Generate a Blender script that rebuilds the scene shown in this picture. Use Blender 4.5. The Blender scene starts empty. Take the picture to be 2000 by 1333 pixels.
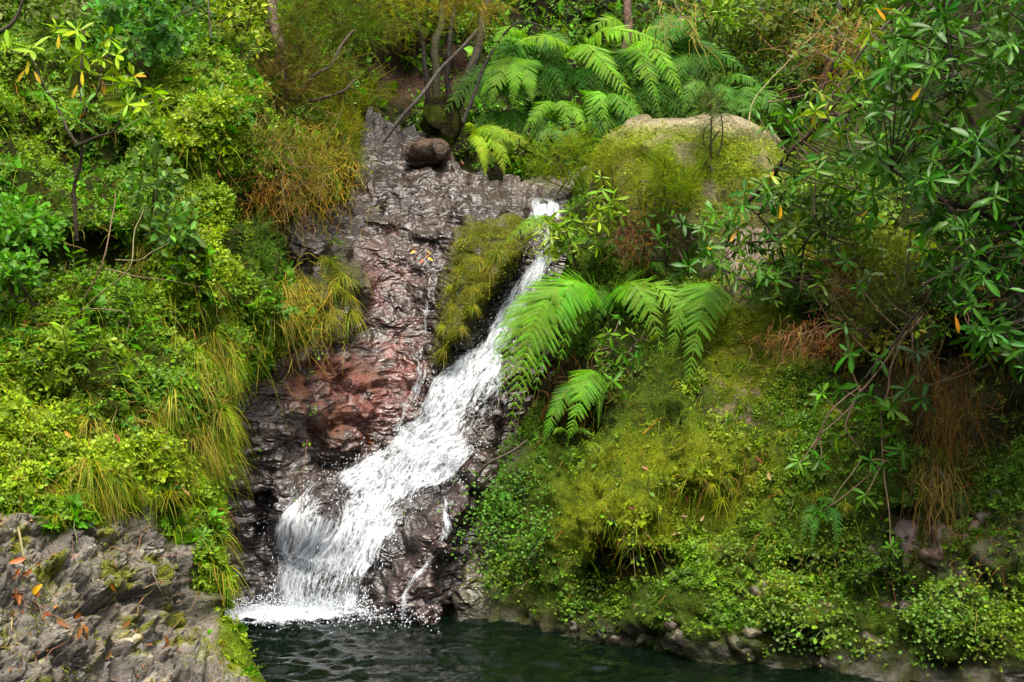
import bpy, math, random
import numpy as np
from mathutils import Vector, Matrix

rng = np.random.default_rng(11)
random.seed(11)
SC = bpy.context.scene
COL = SC.collection

# ---------------------------------------------------------------- camera, sky, sun, exposure
FPX = 2777.8                       # focal length in photograph pixels (50 mm on 36 mm)
CAMZ = 2.2                         # lens height above the pool
U0, V0 = 1000.0, 666.5
cam_d = bpy.data.cameras.new('camera')
cam = bpy.data.objects.new('camera', cam_d)
COL.objects.link(cam)
cam.location = (0, 0, CAMZ)
cam.rotation_euler = (math.radians(90), 0, 0)
cam_d.sensor_width = 36.0
cam_d.lens = 50.0
cam_d.clip_end = 2000
SC.camera = cam

SUN_EL, SUN_AZ = math.radians(66), math.radians(172)   # azimuth from +Y clockwise: behind the camera
world = bpy.data.worlds.new('World')
SC.world = world
world.use_nodes = True
wn = world.node_tree
wn.nodes.clear()
sky = wn.nodes.new('ShaderNodeTexSky')
sky.sky_type = 'NISHITA'
sky.sun_disc = False
sky.sun_elevation = SUN_EL
sky.sun_rotation = SUN_AZ
sky.air_density = 1.0
sky.dust_density = 4.0
sky.ozone_density = 0.6
hs = wn.nodes.new('ShaderNodeHueSaturation')
hs.inputs['Saturation'].default_value = 0.16          # a white, hazy sky
bg = wn.nodes.new('ShaderNodeBackground')
bg.inputs['Strength'].default_value = 0.15
wo = wn.nodes.new('ShaderNodeOutputWorld')
wn.links.new(sky.outputs[0], hs.inputs['Color'])
wn.links.new(hs.outputs[0], bg.inputs['Color'])
wn.links.new(bg.outputs[0], wo.inputs['Surface'])

sun_d = bpy.data.lights.new('sun', 'SUN')
sun_d.energy = 3.4
sun_d.angle = math.radians(21)
sun_d.color = (1.0, 0.93, 0.78)
sun = bpy.data.objects.new('sun', sun_d)
COL.objects.link(sun)
sv = Vector((math.sin(SUN_AZ) * math.cos(SUN_EL), math.cos(SUN_AZ) * math.cos(SUN_EL), math.sin(SUN_EL)))
sun.rotation_euler = (-sv).to_track_quat('-Z', 'Y').to_euler()
sun.location = (0, 0, 30)

SC.view_settings.view_transform = 'Standard'
SC.view_settings.look = 'None'
SC.view_settings.exposure = 1.18
SC.view_settings.gamma = 1.0
SC.view_settings.use_curve_mapping = False
SC.render.engine = 'CYCLES'
SC.cycles.max_bounces = 7
SC.cycles.diffuse_bounces = 3
SC.cycles.glossy_bounces = 3
SC.cycles.transparent_max_bounces = 12
SC.cycles.use_denoising = True
SC.cycles.caustics_reflective = False
SC.cycles.caustics_refractive = False

# ---------------------------------------------------------------- numeric helpers
def P(u, v, D):
    """point in the place at distance D (metres in front of the lens) seen at photograph pixel u, v"""
    u, v, D = np.broadcast_arrays(np.asarray(u, float), np.asarray(v, float), np.asarray(D, float))
    return np.stack([(u - U0) / FPX * D, D, CAMZ + (V0 - v) / FPX * D], -1)

def _hash(ix, iy, iz, seed):
    h = (ix.astype(np.int64) * 374761393 + iy.astype(np.int64) * 668265263 + iz.astype(np.int64) * 2147483647 + seed * 1274126177) & 0xffffffff
    h = ((h ^ (h >> 13)) * 1274126177) & 0xffffffff
    h = ((h ^ (h >> 16)) * 2246822519) & 0xffffffff
    return ((h ^ (h >> 15)) & 0xffffff) / float(0xffffff)

def vnoise(p, seed=0):
    """smooth value noise, -1..1"""
    i = np.floor(p); f = p - i
    f = f * f * f * (f * (f * 6 - 15) + 10)
    i = i.astype(np.int64)
    r = 0
    for dx in (0, 1):
        wx = f[..., 0] if dx else 1 - f[..., 0]
        for dy in (0, 1):
            wy = f[..., 1] if dy else 1 - f[..., 1]
            for dz in (0, 1):
                wz = f[..., 2] if dz else 1 - f[..., 2]
                r = r + wx * wy * wz * _hash(i[..., 0] + dx, i[..., 1] + dy, i[..., 2] + dz, seed)
    return r * 2 - 1

def fbm(p, o=4, seed=0, gain=0.5):
    a, s, r = 1.0, 0.0, 0
    for k in range(o):
        r = r + a * vnoise(p * (2.03 ** k) + 7.3 * k, seed + k)
        s += a; a *= gain
    return r / s

def facets(p, seed=0, tilt=1.0, off=1.0):
    """angular rock: every cell is a randomly set back, randomly tilted plane; also returns distance to the crack"""
    i0 = np.floor(p).astype(np.int64)
    best = np.full(p.shape[:-1], 9.0); second = best.copy(); val = np.zeros(p.shape[:-1])
    for dx in (-1, 0, 1):
        for dy in (-1, 0, 1):
            for dz in (-1, 0, 1):
                c = i0 + np.array([dx, dy, dz])
                a = (c[..., 0], c[..., 1], c[..., 2])
                ctr = np.stack([c[..., 0] + _hash(*a, seed), c[..., 1] + _hash(*a, seed + 1), c[..., 2] + _hash(*a, seed + 2)], -1)
                d = p - ctr
                dist = np.sqrt((d * d).sum(-1))
                v = off * (_hash(*a, seed + 3) - .5) + tilt * (d[..., 0] * (_hash(*a, seed + 4) - .5) + d[..., 1] * (_hash(*a, seed + 5) - .5) + d[..., 2] * (_hash(*a, seed + 6) - .5))
                nb = dist < best
                second = np.where(nb, best, np.minimum(second, dist))
                val = np.where(nb, v, val)
                best = np.where(nb, dist, best)
    return val, second - best

def sstep(x, a, b):
    t = np.clip((x - a) / (b - a), 0, 1)
    return t * t * (3 - 2 * t)

def poly_sd(U, V, poly):
    """signed distance in pixels to a closed outline, positive inside"""
    U = np.asarray(U, float); V = np.asarray(V, float)
    d = np.full(U.shape, 1e9); ins = np.zeros(U.shape, bool)
    n = len(poly)
    for k in range(n):
        x1, y1 = poly[k]; x2, y2 = poly[(k + 1) % n]
        ex, ey = x2 - x1, y2 - y1
        t = np.clip(((U - x1) * ex + (V - y1) * ey) / (ex * ex + ey * ey + 1e-9), 0, 1)
        d = np.minimum(d, np.hypot(U - x1 - t * ex, V - y1 - t * ey))
        c = ((y1 > V) != (y2 > V)) & (U < ex * (V - y1) / (ey if ey else 1e-9) + x1)
        ins ^= c
    return np.where(ins, d, -d)

def blob(U, V, u, v, ru, rv, soft=0.5):
    r = np.hypot((U - u) / ru, (V - v) / rv)
    return 1 - sstep(r, 1 - soft, 1 + soft)

def mq(ctrl, U, V):
    """smooth surface of distance through control points (u, v, D)"""
    c = np.array(ctrl, float)
    s = 500.0; k = 0.12
    x = c[:, :2] / s; n = len(c)
    phi = np.sqrt(((x[:, None] - x[None]) ** 2).sum(-1) + k * k)
    A = np.zeros((n + 3, n + 3)); A[:n, :n] = phi + np.eye(n) * -0.004
    A[:n, n] = 1; A[:n, n + 1:] = x; A[n, :n] = 1; A[n + 1:, :n] = x.T
    w = np.linalg.solve(A, np.concatenate([c[:, 2], [0, 0, 0]]))
    out = w[n] + w[n + 1] * U / s + w[n + 2] * V / s
    for j in range(n):
        out = out + w[j] * np.sqrt((U / s - x[j, 0]) ** 2 + (V / s - x[j, 1]) ** 2 + k * k)
    return out

def unit(v):
    return v / (np.linalg.norm(v, axis=-1, keepdims=True) + 1e-9)

def frames(d, n):
    """rotation matrices whose columns are x = d, y, z ~ n"""
    d = unit(d); y = unit(np.cross(n, d)); z = np.cross(d, y)
    return np.stack([d, y, z], -1)

# ---------------------------------------------------------------- mesh helpers
def mesh_from(name, V, F, C=None, A=None, smooth=False):
    """V (n,3), F (m,3) or (m,4); C (n,4) -> 'tint'; A dict of extra float attributes"""
    V = np.ascontiguousarray(V, np.float32); F = np.ascontiguousarray(F, np.int32)
    me = bpy.data.meshes.new(name)
    k = F.shape[1]
    me.vertices.add(len(V)); me.vertices.foreach_set('co', V.ravel())
    me.loops.add(F.size); me.loops.foreach_set('vertex_index', F.ravel())
    me.polygons.add(len(F)); me.polygons.foreach_set('loop_start', np.arange(0, F.size, k, dtype=np.int32))
    if smooth:
        me.polygons.foreach_set('use_smooth', np.ones(len(F), bool))
    if C is not None:
        at = me.attributes.new('tint', 'FLOAT_COLOR', 'POINT')
        at.data.foreach_set('color', np.ascontiguousarray(C, np.float32).ravel())
    if A:
        for kk, vv in A.items():
            at = me.attributes.new(kk, 'FLOAT', 'POINT')
            at.data.foreach_set('value', np.ascontiguousarray(vv, np.float32).ravel())
    me.update(calc_edges=True)
    return me

def link(name, data, mat=None, parent=None, loc=None):
    o = bpy.data.objects.new(name, data)
    COL.objects.link(o)
    if mat is not None and data is not None and len(data.materials) == 0:
        data.materials.append(mat)
    if parent is not None:
        o.parent = parent
    if loc is not None:
        o.location = Vector([float(a) for a in loc])
    return o

def tag(o, label=None, cat=None, group=None, kind=None):
    if label: o['label'] = label
    if cat: o['category'] = cat
    if group: o['group'] = group
    if kind: o['kind'] = kind
    return o

def empty(name, loc, label=None, cat=None, group=None):
    o = link(name, None, loc=loc)
    o.empty_display_size = 0.1
    return tag(o, label, cat, group)

class Batch:
    def __init__(s):
        s.V, s.F, s.C, s.n = [], [], [], 0
    def add(s, proto, M, T, col):
        pv, pf, pa = proto
        M = np.asarray(M, float); T = np.asarray(T, float); col = np.asarray(col, float)
        m, n = len(T), len(pv)
        if m == 0: return
        v = np.einsum('mij,nj->mni', M, pv) + T[:, None]
        s.V.append(v.reshape(-1, 3))
        s.F.append((pf[None] + (np.arange(m) * n)[:, None, None] + s.n).reshape(-1, 3))
        c = np.empty((m, n, 4)); c[..., :3] = col[:, None]; c[..., 3] = pa[None]
        s.C.append(c.reshape(-1, 4)); s.n += m * n
    def raw(s, v, f, col, a=0.0):
        v = np.asarray(v, float); f = np.asarray(f, int)
        if f.shape[1] == 4:
            f = np.concatenate([f[:, [0, 1, 2]], f[:, [0, 2, 3]]])
        s.V.append(v); s.F.append(f + s.n)
        c = np.empty((len(v), 4)); c[:, :3] = col; c[:, 3] = a
        s.C.append(c); s.n += len(v)
    def mesh(s, name, smooth=False, origin=None):
        V = np.concatenate(s.V)
        if origin is not None: V = V - np.asarray(origin)
        return mesh_from(name, V, np.concatenate(s.F), np.concatenate(s.C), smooth=smooth)
    def obj(s, name, mat, parent=None, origin=None, smooth=False):
        return link(name, s.mesh(name, smooth, origin), mat, parent)

def tube(pts, rad, sides=6):
    pts = np.asarray(pts, float); n = len(pts)
    rad = np.broadcast_to(np.asarray(rad, float), (n,))
    t = unit(np.gradient(pts, axis=0))
    ref = np.array([0.31, 0.9, 0.23])
    a = unit(np.cross(t, ref)); b = np.cross(t, a)
    th = np.linspace(0, 2 * np.pi, sides, endpoint=False)
    ring = pts[:, None] + rad[:, None, None] * (a[:, None] * np.cos(th)[None, :, None] + b[:, None] * np.sin(th)[None, :, None])
    f = []
    for i in range(n - 1):
        for j in range(sides):
            k = (j + 1) % sides
            f.append((i * sides + j, i * sides + k, (i + 1) * sides + k, (i + 1) * sides + j))
    return ring.reshape(-1, 3), np.array(f)

def bez(p0, p1, p2, n):
    t = np.linspace(0, 1, n)[:, None]
    return (1 - t) ** 2 * np.asarray(p0) + 2 * t * (1 - t) * np.asarray(p1) + t * t * np.asarray(p2)

def wobble(pts, amp, seed):
    pts = np.asarray(pts, float)
    n = len(pts); w = np.minimum(np.arange(n), np.arange(n)[::-1]) / max(1, n / 2)
    off = np.stack([vnoise(pts * 3.1 + 11 * k, seed + k) for k in range(3)], -1)
    return pts + off * amp * np.minimum(1, w * 2)[:, None]

# ---------------------------------------------------------------- materials
def new_mat(name):
    m = bpy.data.materials.new(name)
    m.use_nodes = True
    nt = m.node_tree
    nt.nodes.clear()
    out = nt.nodes.new('ShaderNodeOutputMaterial')
    return m, nt, out

def N(nt, typ, **kw):
    n = nt.nodes.new(typ)
    for k, v in kw.items():
        if k in n.inputs: n.inputs[k].default_value = v
        else: setattr(n, k, v)
    return n

def noise_node(nt, scale, detail=4, rough=0.55, vec=None):
    n = N(nt, 'ShaderNodeTexNoise', Scale=scale, Detail=detail, Roughness=rough)
    if vec is not None: nt.links.new(vec, n.inputs['Vector'])
    return n

def ramp(nt, src, lo, hi, a=0.0, b=1.0):
    n = N(nt, 'ShaderNodeMapRange')
    n.inputs['From Min'].default_value = lo; n.inputs['From Max'].default_value = hi
    n.inputs['To Min'].default_value = a; n.inputs['To Max'].default_value = b
    nt.links.new(src, n.inputs['Value'])
    return n.outputs['Result']

def math_n(nt, op, a, b):
    n = N(nt, 'ShaderNodeMath', operation=op)
    for i, x in enumerate((a, b)):
        if isinstance(x, (int, float)): n.inputs[i].default_value = x
        else: nt.links.new(x, n.inputs[i])
    return n.outputs[0]

def mixc(nt, typ, fac, a, b):
    n = N(nt, 'ShaderNodeMix', data_type='RGBA', blend_type=typ)
    for s, x in ((n.inputs[0], fac), (n.inputs[6], a), (n.inputs[7], b)):
        if isinstance(x, (int, float)): s.default_value = x
        elif isinstance(x, tuple): s.default_value = x
        else: nt.links.new(x, s)
    return n.outputs[2]

def leaf_mat(name, rough=0.45, transl=0.25, spec=0.5, vary=0.35, rib=0.5, coat=0.0):
    """tint attribute x object colour x random; the tint's alpha marks the midrib"""
    m, nt, out = new_mat(name)
    L = nt.links.new
    at = N(nt, 'ShaderNodeAttribute', attribute_name='tint')
    oi = N(nt, 'ShaderNodeObjectInfo')
    geo = N(nt, 'ShaderNodeNewGeometry')
    col = mixc(nt, 'MULTIPLY', 1.0, mixc(nt, 'MULTIPLY', 1.0, at.outputs['Color'], oi.outputs['Color']), (1.08, 1.0, 0.72, 1))
    tc = N(nt, 'ShaderNodeTexCoord')
    nz = noise_node(nt, 9.0, 1, 0.6, geo.outputs['Position'])
    r = math_n(nt, 'ADD', math_n(nt, 'MULTIPLY', geo.outputs['Random Per Island'], 0.6), math_n(nt, 'MULTIPLY', oi.outputs['Random'], 0.4))
    val = math_n(nt, 'ADD', 1.0 - vary, math_n(nt, 'MULTIPLY', r, 2 * vary))
    val = math_n(nt, 'MULTIPLY', val, ramp(nt, nz.outputs['Fac'], 0.25, 0.75, 0.75, 1.25))
    hsv = N(nt, 'ShaderNodeHueSaturation')
    L(col, hsv.inputs['Color']); L(val, hsv.inputs['Value'])
    L(ramp(nt, oi.outputs['Random'], 0, 1, 0.485, 0.515), hsv.inputs['Hue']); hsv.inputs['Saturation'].default_value = 1.14
    ribc = mixc(nt, 'MIX', math_n(nt, 'MULTIPLY', at.outputs['Alpha'], rib), hsv.outputs[0], mixc(nt, 'ADD', 1.0, hsv.outputs[0], (.07, .08, .03, 1)))
    pr = N(nt, 'ShaderNodeBsdfPrincipled', Roughness=rough)
    pr.inputs['Specular IOR Level'].default_value = spec
    if coat: pr.inputs['Coat Weight'].default_value = coat; pr.inputs['Coat Roughness'].default_value = 0.25
    L(ribc, pr.inputs['Base Color'])
    tr = N(nt, 'ShaderNodeBsdfTranslucent')
    tcx = mixc(nt, 'MULTIPLY', 1.0, ribc, (1.4, 1.6, 0.5, 1))
    L(tcx, tr.inputs['Color'])
    mx = N(nt, 'ShaderNodeMixShader', Fac=transl)
    L(pr.outputs[0], mx.inputs[1]); L(tr.outputs[0], mx.inputs[2]); L(mx.outputs[0], out.inputs['Surface'])
    return m

def ground_mat(name, bump=1.0, fine=55.0, spec=0.75, rl=(0.72, 0.45), dry=0.12, coat=0.3):
    """tint = colour of the ground; wet = wet film on rock (0..1); moss = soft, rough cover (0..1)"""
    m, nt, out = new_mat(name)
    L = nt.links.new
    at = N(nt, 'ShaderNodeAttribute', attribute_name='tint')
    wet = N(nt, 'ShaderNodeAttribute', attribute_name='wet')
    moss = N(nt, 'ShaderNodeAttribute', attribute_name='moss')
    geo = N(nt, 'ShaderNodeNewGeometry')
    pos = geo.outputs['Position']
    n1 = noise_node(nt, 6.0, 6, 0.65, pos); n2 = noise_node(nt, 34.0, 5, 0.65, pos); n3 = noise_node(nt, fine * 2.6, 3, 0.6, pos)
    v = math_n(nt, 'MULTIPLY', ramp(nt, n1.outputs['Fac'], 0.3, 0.7, 0.6, 1.45), ramp(nt, n2.outputs['Fac'], 0.3, 0.7, 0.6, 1.4))
    hsv = N(nt, 'ShaderNodeHueSaturation'); L(at.outputs['Color'], hsv.inputs['Color']); L(v, hsv.inputs['Value'])
    # moss: mottled yellow-green and brown threads
    mm = mixc(nt, 'MIX', ramp(nt, n3.outputs['Fac'], 0.4, 0.62), mixc(nt, 'MULTIPLY', 1.0, hsv.outputs[0], (0.45, 0.4, 0.4, 1)), mixc(nt, 'MULTIPLY', 1.0, hsv.outputs[0], (1.35, 1.3, 1.0, 1)))
    colr = mixc(nt, 'MIX', moss.outputs['Fac'], hsv.outputs[0], mm)
    pr = N(nt, 'ShaderNodeBsdfPrincipled')
    L(colr, pr.inputs['Base Color'])
    rg = math_n(nt, 'SUBTRACT', 0.85, math_n(nt, 'MULTIPLY', wet.outputs['Fac'], ramp(nt, n1.outputs['Fac'], 0.35, 0.65, rl[0], rl[1])))
    L(rg, pr.inputs['Roughness'])
    L(math_n(nt, 'MULTIPLY', wet.outputs['Fac'], coat), pr.inputs['Coat Weight']); pr.inputs['Coat IOR'].default_value = 1.46; pr.inputs['Coat Roughness'].default_value = 0.31
    L(ramp(nt, wet.outputs['Fac'], 0, 1, dry, spec), pr.inputs['Specular IOR Level'])
    h = math_n(nt, 'ADD', math_n(nt, 'MULTIPLY', n2.outputs['Fac'], 0.045), math_n(nt, 'MULTIPLY', n3.outputs['Fac'], 0.014))
    h = math_n(nt, 'MULTIPLY', h, ramp(nt, wet.outputs['Fac'], 0, 1, 1.0, 0.15))
    mp = N(nt, 'ShaderNodeMapping'); mp.inputs['Scale'].default_value = (1.0, 0.8, 1.9); mp.inputs['Rotation'].default_value = (0, 0.35, 0); L(pos, mp.inputs['Vector'])
    nw = noise_node(nt, 5.0, 2, 0.45, mp.outputs[0]); nw.inputs['Distortion'].default_value = 0.8
    nw2 = noise_node(nt, 17.0, 1, 0.5, mp.outputs[0]); nw2.inputs['Distortion'].default_value = 0.6
    rid = math_n(nt, 'ABSOLUTE', math_n(nt, 'SUBTRACT', nw.outputs['Fac'], 0.5), 0.0)
    h = math_n(nt, 'ADD', h, math_n(nt, 'MULTIPLY', math_n(nt, 'ADD', math_n(nt, 'MULTIPLY', rid, -0.13), math_n(nt, 'MULTIPLY', nw2.outputs['Fac'], 0.014)), wet.outputs['Fac']))
    bp = N(nt, 'ShaderNodeBump', Strength=bump, Distance=1.0)
    L(h, bp.inputs['Height']); L(bp.outputs[0], pr.inputs['Normal']); L(bp.outputs[0], pr.inputs['Coat Normal'])
    L(pr.outputs[0], out.inputs['Surface'])
    return m

def plain_mat(name, rough=0.8, spec=0.3, bump=0.02, scale=30.0, stretch=None):
    """bark, twigs, stems: tint x object colour with grain"""
    m, nt, out = new_mat(name)
    L = nt.links.new
    at = N(nt, 'ShaderNodeAttribute', attribute_name='tint'); oi = N(nt, 'ShaderNodeObjectInfo')
    geo = N(nt, 'ShaderNodeNewGeometry')
    nz = noise_node(nt, scale, 5, 0.65, geo.outputs['Position'])
    col = mixc(nt, 'MULTIPLY', 1.0, at.outputs['Color'], oi.outputs['Color'])
    hsv = N(nt, 'ShaderNodeHueSaturation'); L(col, hsv.inputs['Color']); L(ramp(nt, nz.outputs['Fac'], 0.3, 0.7, 0.5, 1.5), hsv.inputs['Value'])
    pr = N(nt, 'ShaderNodeBsdfPrincipled', Roughness=rough); pr.inputs['Specular IOR Level'].default_value = spec
    L(hsv.outputs[0], pr.inputs['Base Color'])
    bp = N(nt, 'ShaderNodeBump', Strength=1.0, Distance=bump); L(nz.outputs['Fac'], bp.inputs['Height']); L(bp.outputs[0], pr.inputs['Normal'])
    L(pr.outputs[0], out.inputs['Surface'])
    return m

def whitewater_mat(name, sx, sy, lo, hi):
    """broken white water: streaks follow the flow coordinates fs (down) and ft (across)"""
    m, nt, out = new_mat(name)
    L = nt.links.new
    fs = N(nt, 'ShaderNodeAttribute', attribute_name='fs'); ft = N(nt, 'ShaderNodeAttribute', attribute_name='ft')
    cov = N(nt, 'ShaderNodeAttribute', attribute_name='cover')
    cx = N(nt, 'ShaderNodeCombineXYZ')
    L(math_n(nt, 'MULTIPLY', fs.outputs['Fac'], sx), cx.inputs[0]); L(math_n(nt, 'MULTIPLY', ft.outputs['Fac'], sy), cx.inputs[1])
    n1 = noise_node(nt, 1.0, 5, 0.62, cx.outputs[0]); n2 = noise_node(nt, 3.1, 3, 0.6, cx.outputs[0])
    n1.inputs['Distortion'].default_value = 0.6
    s = math_n(nt, 'ADD', math_n(nt, 'MULTIPLY', n1.outputs['Fac'], 0.58), math_n(nt, 'MULTIPLY', n2.outputs['Fac'], 0.42))
    s = math_n(nt, 'ADD', s, math_n(nt, 'SUBTRACT', cov.outputs['Fac'], 0.5))
    al = ramp(nt, s, lo, hi)
    pr = N(nt, 'ShaderNodeBsdfPrincipled', Roughness=0.35)
    pr.inputs['Base Color'].default_value = (0.52, 0.55, 0.60, 1)
    pr.inputs['Specular IOR Level'].default_value = 0.4
    bp = N(nt, 'ShaderNodeBump', Strength=0.45, Distance=0.03)
    L(s, bp.inputs['Height']); L(bp.outputs[0], pr.inputs['Normal'])
    tr = N(nt, 'ShaderNodeBsdfTransparent')
    mx = N(nt, 'ShaderNodeMixShader'); L(al, mx.inputs[0]); L(tr.outputs[0], mx.inputs[1]); L(pr.outputs[0], mx.inputs[2])
    L(mx.outputs[0], out.inputs['Surface'])
    return m

def pool_mat():
    m, nt, out = new_mat('pool_water')
    L = nt.links.new
    geo = N(nt, 'ShaderNodeNewGeometry')
    pr = N(nt, 'ShaderNodeBsdfPrincipled', Roughness=0.04, IOR=1.33)
    pr.inputs['Base Color'].default_value = (0.0013, 0.0036, 0.0018, 1)
    bp = N(nt, 'ShaderNodeBump', Strength=0.3, Distance=0.02)
    L(noise_node(nt, 26.0, 3, 0.5, geo.outputs['Position']).outputs['Fac'], bp.inputs['Height']); L(bp.outputs[0], pr.inputs['Normal'])
    L(pr.outputs[0], out.inputs['Surface'])
    return m

M_ROCK = ground_mat('wet_rock', 1.0, 55.0, 0.28, (0.40, 0.32), coat=1.0)
M_BANK = ground_mat('mossy_bank', 1.2, 70, dry=0.05)
M_LEAF = leaf_mat('soft_leaf', 0.5, 0.35, 0.22)
M_GLOSS = leaf_mat('glossy_leaf', 0.40, 0.27, 0.22, 0.4, 0.35)
M_FERN = leaf_mat('fern_leaf', 0.5, 0.35, 0.2, 0.22, 0.35)
M_GRASS = leaf_mat('grass_blade', 0.55, 0.35, 0.15, 0.4, 0.0)
M_DEAD = leaf_mat('dead_leaf', 0.5, 0.12, 0.4, 0.35, 0.4)
M_BARK = plain_mat('bark', 0.75, 0.3, 0.02, 24)
M_STEM = plain_mat('stem', 0.6, 0.3, 0.004, 60)
M_WATER = pool_mat()
M_WHITE1 = whitewater_mat('white_water', 0.042, 0.14, 0.40, 0.64)
M_WHITE2 = whitewater_mat('white_water_spray', 0.045, 0.22, 0.42, 0.66)
M_FOAM = whitewater_mat('foam', 0.09, 0.22, 0.40, 0.66)
# ---------------------------------------------------------------- terrain sheets
class Sheet:
    def __init__(s, u0, u1, v0, v1, step, ctrl, keep=None, mod=None, disp=None, curl=0.0, curlw=60.0, jit=10.0):
        s.u0, s.v0, s.step = u0, v0, step
        s.us = np.arange(u0, u1 + step, step); s.vs = np.arange(v0, v1 + step, step)
        s.U, s.V = np.meshgrid(s.us, s.vs)
        D = mq(ctrl, s.U, s.V)
        s.sd = poly_sd(s.U, s.V, keep) if keep else np.full(s.U.shape, 1e3)
        if jit and keep:
            q = np.stack([s.U / 45, s.V / 45, s.U * 0], -1)
            s.sd = s.sd + jit * fbm(q, 3, 5)
        if curl:
            x = np.clip(s.sd / curlw, 0, 1)
            D = D + curl * (1 - np.sqrt(np.clip(1 - (1 - x) ** 2, 0, 1)))
        if mod: D = D + mod(s.U, s.V)
        s.pos = P(s.U, s.V, D)
        s._normals()
        if disp:
            s.pos = s.pos + s.nrm * disp(s.pos, s.U, s.V)[..., None]
            s._normals()
    def _normals(s):
        du = np.gradient(s.pos, axis=1); dv = np.gradient(s.pos, axis=0)
        n = unit(np.cross(dv, du))
        flip = (n[..., 1] > 0.0) & (n[..., 2] < 0)
        s.nrm = n * np.where((n * unit(np.array([0, 0, CAMZ]) - s.pos)).sum(-1) < 0, -1, 1)[..., None]
    def at(s, u, v):
        x = np.clip((np.asarray(u, float) - s.u0) / s.step, 0, len(s.us) - 1.001); y = np.clip((np.asarray(v, float) - s.v0) / s.step, 0, len(s.vs) - 1.001)
        i = x.astype(int); j = y.astype(int); fx = (x - i)[..., None]; fy = (y - j)[..., None]
        def L(a): return (a[j, i] * (1 - fx) + a[j, i + 1] * fx) * (1 - fy) + (a[j + 1, i] * (1 - fx) + a[j + 1, i + 1] * fx) * fy
        return L(s.pos), unit(L(s.nrm)), L(s.sd[..., None])[..., 0]
    def build(s, name, mat, tint, wet, moss, mask=None):
        """mesh of the faces whose corners are inside; mask(U,V)->bool picks a piece of the sheet"""
        ny, nx = s.U.shape
        idx = np.arange(ny * nx).reshape(ny, nx)
        q = np.stack([idx[:-1, :-1], idx[1:, :-1], idx[1:, 1:], idx[:-1, 1:]], -1).reshape(-1, 4)
        ok = (s.sd > 0).ravel()[q].all(1)
        if mask is not None:
            ok &= mask.ravel()[q[:, 0]]
        q = q[ok]
        used, inv = np.unique(q, return_inverse=True)
        C = np.concatenate([tint.reshape(-1, 3), np.ones((ny * nx, 1))], 1)
        me = mesh_from(name, s.pos.reshape(-1, 3)[used], inv.reshape(-1, 4), C[used], {'wet': wet.ravel()[used], 'moss': moss.ravel()[used]}, smooth=True)
        o = link(name, me, mat)
        return o

def mixmap(base, *layers):
    out = np.broadcast_to(np.asarray(base, float), layers[0][0].shape + (3,)).copy()
    for w, c in layers:
        out = out * (1 - w[..., None]) + np.asarray(c) * w[..., None]
    return out

# ---- the slope far behind
HILL = Sheet(-700, 2700, -560, 520, 9, [
    (-700, 500, 15.5), (0, 500, 15.5), (600, 450, 17), (600, 250, 17.2), (850, 260, 16.9), (850, 150, 17.4), (850, 0, 17.8), (1000, 250, 16.9), (1000, 60, 17.8),
    (1200, 230, 16.9), (1200, 100, 17.4), (1200, -50, 18.2), (1450, 200, 17.2), (1500, 0, 18), (1700, 220, 16.8), (1700, 0, 18.2), (2000, 0, 17.5), (2700, 0, 16), (2700, 500, 14),
    (2000, 500, 15.5), (1300, 500, 15.5), (700, -500, 20.5), (2000, -550, 21), (-700, -550, 19), (0, -100, 17), (1300, -550, 21)],
    mod=lambda U, V: 0.6 * blob(U, V, 800, 150, 110, 70, .9) + 0.8 * blob(U, V, 1530, 140, 110, 90, .9),
    disp=lambda p, U, V: 0.35 * fbm(p * 0.8, 3, 3) + 0.12 * fbm(p * 3.5, 3, 9))

# ---- the rock of the fall
RIB = [(905, 425), (1030, 420), (1045, 500), (1005, 545), (960, 610), (915, 680), (850, 738), (838, 700), (848, 620), (862, 560), (878, 490)]
TOE = [(905, 955), (940, 990), (900, 1060), (880, 1130), (870, 1300), (712, 1300), (725, 1160), (760, 1090), (800, 1040), (850, 985)]
def cliff_mod(U, V):
    d = -0.55 * sstep(poly_sd(U, V, RIB), -8, 40)
    d -= 0.30 * sstep(poly_sd(U, V, TOE), -10, 45)
    d -= 0.25 * blob(U, V, 585, 455, 45, 50) + 0.25 * blob(U, V, 650, 580, 60, 90)
    d -= 0.22 * blob(U, V, 590, 1000, 50, 60) + 0.2 * blob(U, V, 830, 275, 60, 25, .3)
    d += 0.22 * blob(U, V, 515, 1015, 18, 50)
    # stepped strata on the upper slope
    d += 0.08 * np.sin((V - 0.28 * U) / 12 + 2.5 * vnoise(np.stack([U / 60, V / 30, U * 0], -1), 4)) * blob(U, V, 830, 390, 260, 110)
    return d
def cliff_disp(p, U, V):
    f1, e1 = facets(p * np.array([1.9, 1.9, 2.3]), 21, 1.2)
    f2, e2 = facets(p * np.array([5.5, 5.5, 6.5]), 31, 1.7, .5)
    f3, e3 = facets(p * np.array([13, 13, 17.]), 35, 1.7, .4)
    low = (1 - 0.45 * blob(U, V, 760, 520, 130, 260)) * (1 - .7 * sstep(poly_sd(U, V, RIB), -5, 25))
    return low * (0.15 * f1 + 0.08 * f2 + 0.022 * f3 - 0.04 * (1 - sstep(e1, 0, .12))) + 0.07 * fbm(p * 3.0, 4, 8) + 0.012 * fbm(p * np.array([9, 9, 12]), 2, 14)
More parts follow.
